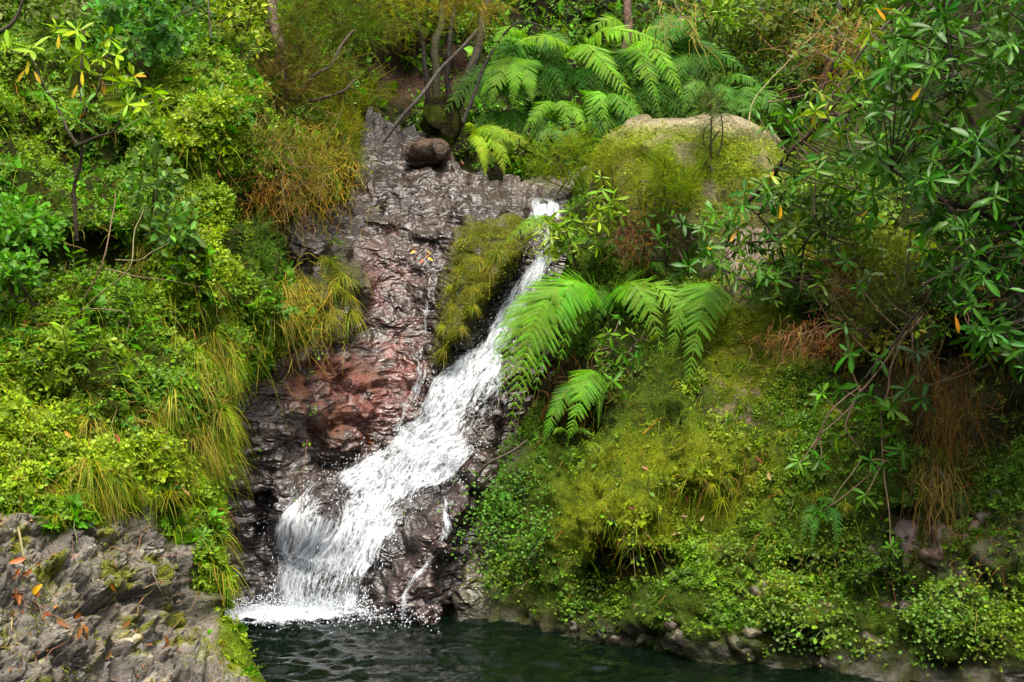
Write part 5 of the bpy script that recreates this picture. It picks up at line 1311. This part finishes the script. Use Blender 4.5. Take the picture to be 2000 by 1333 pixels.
# maidenhair and liverwort clumps on the lower right bank
for i, (u, v, s, n_, c, lab) in enumerate([(1020, 960, .20, 700, (.050, .135, .024), 'maidenhair clump just right of the dark wet rock'), (980, 1040, .24, 900, (.075, .165, .034), 'large pale maidenhair clump beside the trickle'), (1070, 1060, .20, 650, (.055, .175, .028), 'bright green maidenhair clump left of the mossy bulge'), (1000, 1130, .17, 480, (.100, .165, .030), 'yellowish maidenhair clump hanging above the bare shore'),
        (1150, 1165, .15, 460, (.070, .150, .028), 'maidenhair clump below the mossy bulge near the water'), (1560, 1232, .18, 900, (.105, .170, .060), 'rounded grey-green maidenhair cushion at the waterline'), (1850, 1225, .20, 700, (.085, .160, .045), 'broad maidenhair cushion near the water at the right'), (1950, 1240, .18, 600, (.11, .175, .03), 'bright maidenhair cushion in the lower right corner'),
        (1650, 1060, .14, 420, (.075, .165, .022), 'fresh green liverwort patch below the small fern pair'), (1530, 1180, .16, 420, (.120, .165, .022), 'pale liverwort patch left of the dark stones'), (1600, 1090, .15, 420, (.080, .150, .022), 'liverwort patch under the hanging fronds'), (1420, 1090, .15, 360, (.085, .140, .018), 'small-leaved patch on the mossy slope'),
        (1880, 1180, .14, 360, (.11, .16, .02), 'yellow-green liverwort patch right of the dark stones'), (1700, 1280, .10, 160, (.10, .165, .03), 'liverwort fringe trailing at the waterline'), (1780, 1110, .10, 200, (.07, .16, .03), 'little hanging leafy strand among the stones'), (1200, 1130, .12, 260, (.06, .13, .02), 'maidenhair tuft in the hollow under the bulge')]):
    p, nn, _ = RIGHT.at(u, v)
    n_ = int(n_ * (.6 if u > 1100 else .9)); c = np.array(c) * .85; root = empty('maidenhair_clump', p, lab, 'plant')
    q = rng.normal(0, 1, (n_, 3)) * np.array([s, s * .35, s * .8]) * rng.uniform(.4, 1., (n_, 1)) + nn * s * .25
    b = Batch(); d = unit(np.array([0, -.7, -.3]) + rng.normal(0, .6, (n_, 3)))
    b.add(OVAL, frames(d, np.array([0, -.5, .8]) + rng.normal(0, .3, (n_, 3))) * (np.array([.7, 1.2, .7]) * rng.uniform(.022, .042, (n_, 1)))[:, None, :], q, vary(c, n_, .25))
    b.obj('foliage', M_LEAF, root)
    sb = Batch(); m = 14; blades(sb, rng.normal(0, .03, (m, 3)), rng.normal(0, .6, (m, 3)) + nn, s * .9, .4, .004, (.03, .02, .012)); sb.obj('stem', M_STEM, root)

# ---------------------------------------------------------------- herbs with lobed leaves (each leaf its own part)
def herb_at(sheet, u, v, size, col, label, group, nleaf=6, me=None, name='leafy_herb', cat='herb'):
    p, nn, sd = sheet.at(np.array([u]), np.array([v])); p, nn = p[0], nn[0]
    root = empty(name, p, label, cat, group)
    sb = Batch()
    for i in range(nleaf):
        az = i * 2.4 + rng.uniform(-.5, .5)
        e = nn * size * rng.uniform(.6, 1.5) + UPV * size * rng.uniform(-.3, .9) + np.array([math.cos(az), -.3, math.sin(az) * .8]) * size * rng.uniform(.5, 1.3)
        pts = bez(np.zeros(3), e * .5 + UPV * size * .3, e, 5); tv, tf = tube(pts, .0025, 4); sb.raw(tv, tf, (.08, .11, .03))
        d = unit(e) * .5 + np.array([rng.normal(0, .4), -.5, -.25])
        L = size * rng.uniform(.75, 1.25)
        put('leaf', me or ME_LOBED, frames(d[None], (np.array([0, -.55, .8]) + rng.normal(0, .25, 3))[None])[0] * L, e, root, vary(col, 1, .15)[0])
    so = sb.obj('stem', M_STEM, root)
    return root
BG, HG = (.055, .150, .040), (.075, .175, .028)
for (u, v, s, c) in [(455, 200, .085, BG), (470, 225, .08, BG), (440, 240, .08, BG), (480, 260, .07, BG), (465, 290, .075, HG), (475, 330, .075, HG), (480, 370, .075, BG), (490, 410, .08, BG), (495, 450, .08, BG), (480, 440, .075, HG), (430, 180, .08, BG), (400, 150, .08, BG), (440, 130, .075, BG), (520, 505, .075, HG), (510, 530, .07, BG)]:
    herb_at(LEFT, u, v, s, c, 'blue-green lobed herb along the bank edge under the olive heath tree', 'lobed herbs along the upper bank edge')
low = [(20, 590, BG), (40, 620, HG), (120, 650, HG), (80, 660, HG), (60, 690, BG), (190, 630, BG), (210, 650, HG), (230, 630, HG), (190, 680, BG), (250, 700, HG), (260, 720, HG), (180, 740, HG), (160, 770, BG), (190, 790, BG), (220, 760, HG), (240, 770, HG), (280, 740, HG), (215, 790, HG), (170, 810, BG), (230, 830, BG), (290, 850, HG),
       (260, 680, BG), (340, 620, HG), (120, 710, HG), (140, 690, HG), (30, 700, HG), (10, 740, HG), (90, 740, HG), (300, 700, BG), (110, 540, HG), (70, 500, HG), (100, 470, BG), (140, 530, HG), (320, 800, HG), (380, 790, HG), (390, 870, HG), (220, 600, BG), (150, 600, HG), (350, 540, HG), (420, 560, HG), (460, 600, HG), (480, 560, HG), (500, 610, BG)]
for (u, v, c) in low:
    herb_at(LEFT, u, v, rng.uniform(.06, .095), c, 'leafy lobed herb on the lower half of the left bank', 'lobed herbs on the lower left bank', int(rng.integers(5, 9)))
for k in range(70):
    u, v = rng.uniform(-250, 470), rng.uniform(380, 930)
    if poly_sd(np.array([u]), np.array([v]), OUT)[0] > -25 or LEFT.at(np.array([u]), np.array([v]))[2][0] < 10: continue
    herb_at(LEFT, u, v, rng.uniform(.04, .07), (.085, .17, .022), 'small round-leaved herb scattered over the left bank', 'small round-leaved herbs', int(rng.integers(5, 8)), ME_OVAL)
for k in range(60):
    u, v = rng.uniform(1080, 2000), rng.uniform(820, 1240)
    p = RIGHT.at(np.array([u]), np.array([v]))[0][0]
    if p[2] < .1: continue
    herb_at(RIGHT, u, v, rng.uniform(.03, .055), (.085, .165, .022), 'small round-leaved herb scattered over the right bank', 'small herbs on the right bank', int(rng.integers(4, 7)), ME_OVAL)
# upright leafy stalk on the left bank
p, nn, _ = LEFT.at(np.array([118.]), np.array([770.])); p = p[0] + nn[0] * .1
root = empty('leafy_stalk', p, 'upright stalk with pairs of light green leaves, lower left bank', 'plant')
tip = P(122, 640, p[1] - .25) - p
tube_obj('stem', bez(np.zeros(3), tip * .5 + np.array([.03, -.05, 0]), tip, 9), np.linspace(.007, .003, 9), (.10, .12, .03), M_STEM, root)
for i in range(26):
    t = (i + 1) / 26; az = i * 2.4; d = np.array([math.cos(az), -.45 + .3 * math.sin(az), .25 + .5 * t]); put('leaf', ME_LANCE[i % 4], frames(d[None], np.array([[0, -.5, .8]]))[0] * np.array([1, 1.35, 1]) * .13 * (1.1 - .45 * t), tip * t, root, vary((.115, .20, .025), 1, .15)[0])
for (u, v) in [(505, 895), (540, 745), (595, 805), (600, 735), (600, 865), (590, 925), (612, 690), (585, 985)]:
    herb_at(CLIFF, u, v, .035, (.09, .20, .03), 'tiny herb growing from the wet dark cliff', 'tiny herbs on the cliff', 5, ME_OVAL)
for (u, v) in [(660, 380), (670, 400), (650, 420), (640, 465), (625, 480)]:
    herb_at(CLIFF, u, v, .06, (.10, .19, .02), 'bright ivy-like herb at the left side of the wet slope', 'bright herbs beside the slope', 6)

# ---------------------------------------------------------------- grass
TUFT = {}
for key, (n_, L, dr, w, c, dead) in {'fine': (60, .26, 1.0, .0055, (.110, .175, .028), .2), 'long': (55, .38, 1.2, .006, (.130, .195, .035), .25), 'dry': (50, .34, 1.2, .0055, (.185, .195, .055), .4), 'short': (46, .17, .8, .0055, (.16, .20, .022), .15), 'olive': (60, .24, 1.2, .0055, (.15, .19, .034), .2)}.items():
    TUFT[key] = [tuft_mesh(n_, L, dr, w, c, k, dead=dead) for k in range(2)]
    for m_ in TUFT[key]: m_.materials.append(M_GRASS)
def tuft(sheet, u, v, key, label, group, s=1.0):
    p, nn, sd = sheet.at(np.array([float(u)]), np.array([float(v)])); p, nn = p[0], nn[0]
    o = bpy.data.objects.new('grass_tuft', TUFT[key][rng.integers(0, 2)]); COL.objects.link(o)
    o.location = Vector(p); o.rotation_euler = (0, 0, math.atan2(nn[0], -nn[1]) * .6 + rng.normal(0, .35)); k = s * rng.uniform(.8, 1.2); o.scale = (k, k, k)
    tag(o, label, 'grass', group); return o
for (u, v, k, s) in [(930, 460, 'fine', 1), (905, 470, 'olive', 1), (960, 455, 'fine', 1), (1000, 470, 'olive', .9), (985, 480, 'fine', .9), (935, 510, 'olive', 1), (960, 525, 'olive', 1), (905, 530, 'fine', .9), (880, 560, 'olive', .9), (920, 565, 'olive', .8), (885, 600, 'olive', .8), (870, 640, 'olive', .7), (905, 640, 'olive', .8), (930, 600, 'olive', .8), (975, 500, 'fine', .9), (1010, 450, 'olive', .8), (865, 680, 'olive', .7)]:
    tuft(CLIFF, u, v, k, 'grass tuft hanging on the mossy ridge between the two streams', 'grass tufts on the ridge', s * .72)
for (u, v, k, s) in [(640, 520, 'fine', 1.1), (625, 515, 'olive', 1), (665, 545, 'olive', 1), (685, 570, 'olive', 1), (645, 560, 'olive', 1), (660, 600, 'olive', .9), (690, 610, 'olive', .9), (640, 620, 'olive', .9), (600, 590, 'dry', 1), (570, 560, 'dry', 1.2), (545, 570, 'dry', 1.2), (555, 600, 'dry', 1.1), (530, 560, 'dry', 1.2), (590, 560, 'dry', 1.0), (520, 600, 'dry', 1.2)]:
    tuft(CLIFF if u > 600 else LEFT, u, v, k, 'dry hanging grass tuft left of the wet slope', 'grass tufts left of the slope', s)
for k in range(64):
    a = k % 5
    u, v = [(rng.uniform(290, 460), rng.uniform(640, 830)), (rng.uniform(150, 430), rng.uniform(800, 960)), (rng.uniform(360, 450), rng.uniform(560, 760)), (rng.uniform(330, 440), rng.uniform(830, 930)), (rng.uniform(240, 460), rng.uniform(500, 700))][a]
    if LEFT.at(np.array([u]), np.array([v]))[2][0] < 3: continue
    key = ('long', 'dry', 'long', 'fine')[rng.integers(0, 4)]; zone = ('beside the lobed herbs', 'just above the bare outcrop', 'at the cliff side', 'over the outcrop\'s upper corner', 'below the bramble stems')[a]
    kind = {'long': 'long green', 'dry': 'long straw-coloured', 'fine': 'fine short-bladed green'}[key]
    tuft(LEFT, u, v, key, kind + ' grass tuft on the left bank ' + zone, kind + ' tufts ' + zone, rng.uniform(.5, .9))
for k in range(22):
    u, v = [(rng.uniform(385, 432), rng.uniform(1000, 1110)), (rng.uniform(405, 438), rng.uniform(1060, 1220)), (rng.uniform(430, 500), rng.uniform(1250, 1340))][k % 3]
    tuft(LEFT, u, v, ('dry', 'fine', 'short')[rng.integers(0, 3)], 'grass tuft on the mossy edge of the outcrop above the pool', 'grass tufts on the outcrop edge', rng.uniform(.4, .7))
for (u, v, k, s) in [(100, 1015, 'short', .8), (60, 900, 'long', .7), (90, 930, 'dry', .7), (160, 960, 'short', 1), (190, 960, 'dry', .7), (230, 930, 'fine', .8), (270, 960, 'short', .9), (130, 940, 'long', .6), (300, 970, 'short', .9)]:
    tuft(LEFT, u, v, k, 'grass tuft where the left bank meets the bare outcrop', 'grass tufts above the outcrop', s)
for k in range(34):
    zn = ('under the glossy low shrub', 'on the mossy bulge', 'below the heath at the upper edge', 'right of the mossy bulge')[k % 4]
    u, v = [(rng.uniform(1500, 1680), rng.uniform(760, 1010)), (rng.uniform(1180, 1420), rng.uniform(850, 1080)), (rng.uniform(1540, 1700), rng.uniform(560, 760)), (rng.uniform(1380, 1520), rng.uniform(820, 1020))][k % 4]
    tuft(RIGHT, u, v, ('short', 'fine', 'short', 'olive')[rng.integers(0, 4)], 'small grass tuft on the right bank ' + zn, 'small tufts ' + zn, rng.uniform(.35, .75))

# ---------------------------------------------------------------- dead hanging masses, roots, twigs
def strands(label, cat, name, u, v, ru, rv, D, n_, L, col, w=.0036, droop=.6, dirv=(0, -.35, -.1), spread=.9, group=None, curly=.07):
    c = P(u, v, D); root = empty(name, c, label, cat, group)
    base = np.stack([rng.normal(0, ru / FPX * D * .5, n_), rng.normal(0, .12, n_), rng.normal(0, rv / FPX * D * .5, n_)], -1)
    b = Batch(); blades(b, base, np.array(dirv) + rng.normal(0, spread, (n_, 3)), L * rng.uniform(.4, 1.2, n_), droop * rng.uniform(.5, 1.3, n_), w * rng.uniform(.6, 1.3, n_), vary(col, n_, .35), 8, curly=curly)
    tag(b.obj('strands', M_GRASS, root), kind='stuff')
    core = Batch(); m = 10
    for i in range(m):
        e = rng.normal(0, .5, 3) * np.array([ru, 60, rv]) / FPX * D
        tv, tf = tube(wobble(bez(np.array([0, .1, .05]), e * .5, e, 7), .05, i), np.linspace(.007, .003, 7), 5); core.raw(tv, tf, np.array(col) * .6)
    core.obj('stem', M_STEM, root)
BR = (.175, .115, .050)
strands('brown mass of dead stems hanging over the left edge of the wet slope', 'dead plant', 'dead_bush', 545, 310, 100, 100, 12.0, 420, .25, (.19, .150, .080))
strands('dead brown stems below the olive heath tree', 'dead plant', 'dead_bush', 620, 335, 90, 90, 12.6, 600, .24, (.20, .16, .055))
strands('brown dead stems trailing down at the edge of the dark cliff', 'dead plant', 'dead_bush', 530, 380, 80, 60, 12.0, 350, .26, BR)
strands('dry straw hanging left of the stream foot', 'dead plant', 'dead_bush', 560, 600, 110, 90, 11.9, 420, .26, (.21, .18, .06))
strands('bare reddish roots hanging below the dark hollow on the right', 'roots', 'hanging_roots', 1850, 780, 50, 110, 10.0, 150, .42, (.12, .060, .035), dirv=(0, -.1, -1), spread=.25)
strands('second bunch of bare roots hanging under the dark shrubs', 'roots', 'hanging_roots', 1790, 700, 50, 80, 10.3, 90, .35, (.11, .06, .035), dirv=(0, -.1, -1), spread=.3)
strands('rusty dead fern frond heap above the mossy rock face', 'dead plant', 'dead_fern', 1590, 660, 110, 40, 10.8, 420, .14, (.15, .085, .05), dirv=(-.7, -.3, -.3))
strands('brown dead fern litter under the olive heath on the right', 'dead plant', 'dead_fern', 1650, 560, 60, 60, 11.0, 320, .16, (.11, .055, .032))
strands('brown dead fern stump above the cascade shrubs', 'dead plant', 'dead_fern', 1235, 460, 50, 60, 12.0, 260, .16, (.14, .08, .045))
strands('brown roots in the gap under the arching ferns', 'roots', 'hanging_roots', 1115, 770, 60, 80, 11.7, 160, .22, (.13, .07, .04), dirv=(0, -.2, -1))
strands('bare tan twigs hanging in the top middle right', 'twigs', 'hanging_twigs', 1330, 40, 60, 70, 14.6, 50, .45, (.24, .18, .09), w=.010)
strands('tangle of pale dead twigs in the dark at the top right', 'twigs', 'dead_twigs', 1640, 90, 90, 60, 14.5, 160, .6, (.15, .095, .055), w=.009, droop=.3, dirv=(-.6, -.3, .1))
strands('dry grass hanging below the bare roots', 'dead plant', 'dead_bush', 1830, 930, 30, 40, 9.85, 140, .35, (.15, .115, .055), dirv=(0, -.2, -1), spread=.25)
for i, (lab, pts, r_) in enumerate([('reddish bramble stem arching up across the left bank', [(160, 590, 9.6), (200, 520, 9.5), (222, 440, 9.6), (225, 380, 9.9)], .006), ('pale bramble stem crossing the reddish one', [(165, 600, 9.6), (250, 530, 9.4), (265, 460, 9.6), (280, 410, 9.9)], .005), ('thin brown stem lying across the left bank', [(205, 525, 9.5), (300, 540, 9.6), (390, 562, 10.3)], .005),
        ('bent dry twig hanging on the left bank', [(160, 604, 9.5), (240, 600, 9.4), (255, 620, 9.5), (248, 652, 9.5)], .004), ('thin twig arching above the small hollow', [(225, 508, 9.6), (280, 510, 9.7), (330, 475, 10.2)], .004), ('thick dark branch in the top left corner', [(-30, 75, 10.4), (15, 45, 10.3), (48, -5, 10.3)], .022),
        ('thin dark upright stem above the bank at top left', [(412, 75, 12.0), (409, 30, 12.0), (405, -20, 12.1)], .010), ('long straight dry stem slanting across the sapling foot', [(230, 260, 10.4), (330, 190, 10.5), (470, 370, 11.2)], .004), ('thin root hanging over the outcrop', [(437, 880, 10.2), (470, 910, 10.3), (495, 950, 10.4)], .003),
        ('pale dead stick lying on the mossy right bank', [(1590, 880, 9.9), (1620, 800, 9.8), (1680, 755, 9.9)], .008), ('thin brown stem on the right bank beside the small fern pair', [(1625, 980, 9.9), (1660, 930, 9.8), (1683, 895, 9.8)], .006), ('long grey root running down to the dark wet rock', [(925, 940, 11.4), (950, 905, 11.3), (1000, 875, 11.3), (1030, 860, 11.4)], .014),
        ('thin dark strand hanging in front of the white water', [(600, 860, 11.3), (597, 960, 11.2), (585, 1030, 11.1), (568, 1095, 11.1)], .004), ('long bare stem crossing the dark gap at the top right', [(1440, 300, 13), (1480, 180, 14), (1600, 60, 14.5)], .008), ('second long bare stem in the dark gap', [(1500, 200, 14.5), (1570, 190, 14.2), (1640, 150, 14)], .008),
        ('crooked branch under the dark shrubs on the right', [(1690, 740, 10.2), (1790, 620, 10.0), (1840, 540, 9.8)], .011), ('pale vertical stem in front of the dark shrubs', [(1768, 560, 9.9), (1772, 440, 9.7), (1765, 340, 9.6)], .007), ('thin stem with leaves hanging by the open shrub', [(1590, 420, 10.9), (1592, 330, 10.9), (1600, 260, 10.9)], .007),
        ('dark twig lying across the outcrop', [(40, 1150, 7.75), (90, 1190, 7.75), (140, 1215, 7.85)], .006), ('grey stick leaning on the outcrop', [(35, 1030, 7.85), (50, 1090, 7.75), (60, 1105, 7.8)], .008), ('curved twig on the outcrop near its mossy edge', [(280, 1150, 8.6), (310, 1138, 8.6), (340, 1140, 8.7)], .005)]):
    q = ipoly(pts, 18, .03, i * 4 + 60)
    o = tube_obj('twig', q - q[0], np.linspace(r_, r_ * .5, 18), ((.15, .085, .055), (.17, .15, .06), (.15, .10, .06))[i % 3] if r_ < .009 else (.05, .037, .027), M_STEM, sides=6)
    o.location = Vector(q[0]); tag(o, lab, 'twig')

# ---------------------------------------------------------------- fallen leaves
RED, ORA, YEL, TAN2 = (.13, .036, .020), (.25, .085, .025), (.50, .30, .03), (.17, .095, .06)
def fallen(sheet, u, v, s, c, label, group, lift=.02):
    p, nn, _ = sheet.at(np.array([float(u)]), np.array([float(v)])); p, nn = p[0], nn[0]
    d = rng.normal(0, 1, 3); d -= nn * (d @ nn)
    M = frames(d[None], (nn + rng.normal(0, .12, 3))[None])[0] * np.array([s, s, s * .5]) * .8
    o = put('fallen_leaf', ME_DEAD[rng.integers(0, 3)], M, p + nn * lift, None, vary(c, 1, .2)[0])
    tag(o, label, 'leaf', group)
for (u, v) in [(10, 1100), (25, 1105), (40, 1100), (5, 1120), (12, 1130), (20, 1150), (35, 1158), (5, 1145), (20, 1205), (105, 1250), (118, 1245), (125, 1255), (112, 1262), (130, 1243), (120, 1268), (110, 1235), (245, 1240), (255, 1232), (300, 1235), (290, 1260), (325, 1265), (205, 1275), (110, 1195), (100, 1205), (200, 1030), (215, 1035), (170, 1015), (310, 1072), (190, 1110), (195, 1115), (100, 1090), (115, 1095), (130, 1205), (145, 1225), (250, 1222), (330, 1270), (215, 1190), (60, 1110), (75, 1205), (45, 1160)]:
    fallen(LEFT, u, v, rng.uniform(.06, .12), (RED, RED, TAN2, ORA)[rng.integers(0, 4)], 'dead brown-red leaf lying on the bare outcrop', 'fallen leaves on the outcrop')
for (u, v, c) in [(80, 1150, YEL), (86, 1146, ORA), (165, 1212, ORA), (195, 1148, ORA), (60, 1112, ORA)]:
    fallen(LEFT, u, v, .13, c, 'yellow-orange fallen leaf on the outcrop, the brightest ones', 'bright fallen leaves on the outcrop')
for (u, v) in [(148, 865), (105, 930), (310, 955), (225, 975), (305, 960), (290, 820), (40, 690), (60, 650), (180, 460), (10, 320), (30, 335), (25, 355), (120, 920), (325, 965), (210, 860), (500, 400), (410, 335), (205, 170)]:
    fallen(LEFT, u, v, rng.uniform(.08, .13), (TAN2, ORA, RED)[rng.integers(0, 3)], 'dead brown leaf caught among the plants of the left bank', 'dead leaves on the left bank', .09)
for (u, v) in [(715, 864), (728, 868), (840, 502), (815, 505), (830, 508), (845, 512), (820, 515), (740, 860), (905, 318), (800, 500)]:
    fallen(CLIFF, u, v, .08, (ORA, RED, YEL)[rng.integers(0, 3)], 'wet orange leaf stuck on the rock of the fall', 'leaves on the wet rock')
for (u, v) in [(1255, 905), (1240, 915), (1235, 985), (1345, 980), (1600, 1120), (1650, 1040), (1965, 1035), (1980, 1050), (1990, 1060), (1860, 960), (1340, 1010), (1310, 1040), (1370, 1000), (1460, 900), (1510, 940)]:
    fallen(RIGHT, u, v, rng.uniform(.07, .11), (TAN2, RED, TAN2)[rng.integers(0, 3)], 'dead leaf lying on the moss of the right bank', 'dead leaves on the right bank', .04)
b = Batch(); u, v, p, nn = scatter(LEFT, 520, (-80, 480, 985, 1345), lambda u, v: sstep(poly_sd(u, v, OUT), 0, 20) * (.15 + .85 * sstep(fbm(np.stack([u / 50, v / 40, u * 0], -1), 2, 360), 0, .3)))
m = len(p); d = rng.normal(0, 1, (m, 3)); d -= nn * (d * nn).sum(1)[:, None]
b.add(OVAL, frames(d, nn + rng.normal(0, .4, (m, 3))) * (rng.uniform(.010, .032, m))[:, None, None], p + nn * .008, vary((.085, .055, .034), m, .5))
u, v, p, nn = scatter(LEFT, 260, (-80, 480, 985, 1345), lambda u, v: sstep(poly_sd(u, v, OUT), 0, 20)); m = len(p); d = rng.normal(0, 1, (m, 3)); d -= nn * (d * nn).sum(1)[:, None]
blades(b, p + nn * .012, d + nn * .1, rng.uniform(.05, .20, m), .1, .004, vary((.13, .095, .06), m, .4), 6, curly=.04)
tag(b.obj('litter', M_DEAD, outcrop), kind='stuff')
b = Batch(); carpet(b, LEFT, 9000, (-80, 560, 985, 1345), lambda u, v: sstep(poly_sd(u, v, OUT), 0, 10) * np.clip(sstep(fbm(np.stack([u / 45, v / 30, u * 0], -1), 3, 362), .12, .3) + blob(u, v, 430, 1260, 45, 80), 0, 1), [RHOMB], .016, lambda u, v, p: vary((.14, .19, .014), len(u), .3), lift=.8)
tag(b.obj('moss', M_LEAF, outcrop), kind='stuff')
# yellow leaves caught in the shrubs on the right
for k, (u, v, D) in enumerate([(1800, 170, 8.8), (1512, 335, 11.0), (1865, 615, 8.8), (1710, 15, 10.3), (1525, 400, 10.9)]):
    d = np.array([rng.normal(0, .4), -.2, -1]); o = put('yellow_leaf', ME_LANCE[0], frames(d[None], np.array([[.2, -1, .1]]))[0] * .12, P(u, v, D), None, (.45, .24, .02)); tag(o, 'yellow leaf hanging among the green ones of the right-hand shrubs', 'leaf', 'yellow leaves in the right-hand shrubs')

# ---------------------------------------------------------------- labels: tell repeats apart by the landmark they stand beside and their order there
LMK = {'the upright leafy stalk': (120, 690), 'the reddish bramble stem': (200, 500), "the outcrop's top": (250, 985), 'the left picture edge': (0, 640), 'the dark cliff edge': (450, 800), 'the sapling': (150, 300), 'the brown dead bush': (540, 320),
       "the pool's left shore": (450, 1250), 'the stream head': (780, 270), 'the pink rock': (720, 730), 'the ridge top': (960, 440), 'the arching fern': (1060, 690), 'the boulder': (1340, 310), 'the small fern pair': (1600, 1030), 'the hanging roots': (1850, 800),
       'the dark stones': (1830, 1070), 'the mossy bulge': (1200, 1010), 'the low glossy shrub': (1680, 800), 'the far waterline': (1550, 1270), 'the mossy trunks': (960, 120), 'the long middle frond': (1180, 120), 'the shaded gap': (1520, 130), 'the small-leaved bramble': (330, 430),
       'the outcrop corner': (40, 1290), "the outcrop's middle": (210, 1150), 'the narrow-leaved shrub': (1540, 470), 'the right picture edge': (1990, 500), 'the grass by the cliff': (370, 720), 'the bare mossy face': (1420, 830), "the ridge's foot": (880, 660), 'the herbs in the middle': (230, 730), 'the lower left moss': (70, 850)}
NOUN = {'blue-green lobed herb along': 'blue-green lobed herb', 'leafy lobed herb on': 'leafy lobed herb', 'small round-leaved herb scattered over the left': 'small round-leaved herb', 'small round-leaved herb scattered over the right': 'small round-leaved herb', 'tiny herb': 'tiny herb on wet rock', 'bright ivy-like': 'bright ivy-like herb',
        'grass tuft hanging on the mossy ridge': 'olive hanging grass tuft', 'dry hanging grass': 'dry hanging grass tuft', 'long green grass': 'long green grass tuft', 'long straw': 'long straw-coloured grass tuft', 'fine short': 'fine short-bladed grass tuft', 'grass tuft on the mossy edge': 'small grass tuft on the outcrop edge',
        'grass tuft where': 'short grass tuft', 'small grass tuft on': 'small grass tuft', 'dead brown-red leaf': 'dead brown-red leaf on bare rock', 'yellow-orange': 'bright yellow-orange fallen leaf', 'dead brown leaf': 'dead brown leaf among plants', 'wet orange leaf': 'wet orange leaf on rock', 'dead leaf lying': 'dead leaf on moss',
        'yellow leaf hanging': 'hanging yellow leaf', 'green fern filling': 'dark green fern deep in the bank', 'dark small-leaved bush': 'dark small-leaved bush', 'loose bright undergrowth': 'loose bright undergrowth bush'}
ORD = ['leftmost', 'second', 'third', 'fourth', 'fifth', 'sixth', 'seventh', 'eighth', 'ninth', 'tenth', 'eleventh', 'twelfth', 'thirteenth', 'fourteenth', 'fifteenth', 'sixteenth', 'seventeenth', 'eighteenth', 'nineteenth', 'twentieth']
sets = {}
for o in bpy.data.objects:
    if o.parent is None and o.get('group') and o.get('label'):
        nn_ = next((v_ for k_, v_ in NOUN.items() if o['label'].startswith(k_)), None)
        if nn_ is None: continue
        x, y, z = o.location
        u = U0 + x / y * FPX; v = V0 - (z - CAMZ) / y * FPX
        lm = min(LMK, key=lambda k_: math.hypot(LMK[k_][0] - u, LMK[k_][1] - v))
        sets.setdefault((nn_, lm), []).append((u, o))
for (nn_, lm), lst in sets.items():
    lst.sort(key=lambda t_: t_[0])
    for i, (u, o) in enumerate(lst):
        if len(lst) == 1: o['label'] = nn_ + ' nearest ' + lm
        elif i == 0: o['label'] = nn_ + ' near ' + lm + ', leftmost there'
        else: o['label'] = nn_ + ' near ' + lm + ', ' + (ORD[i] if i < 20 else '%dth' % (i + 1)) + ' from left'
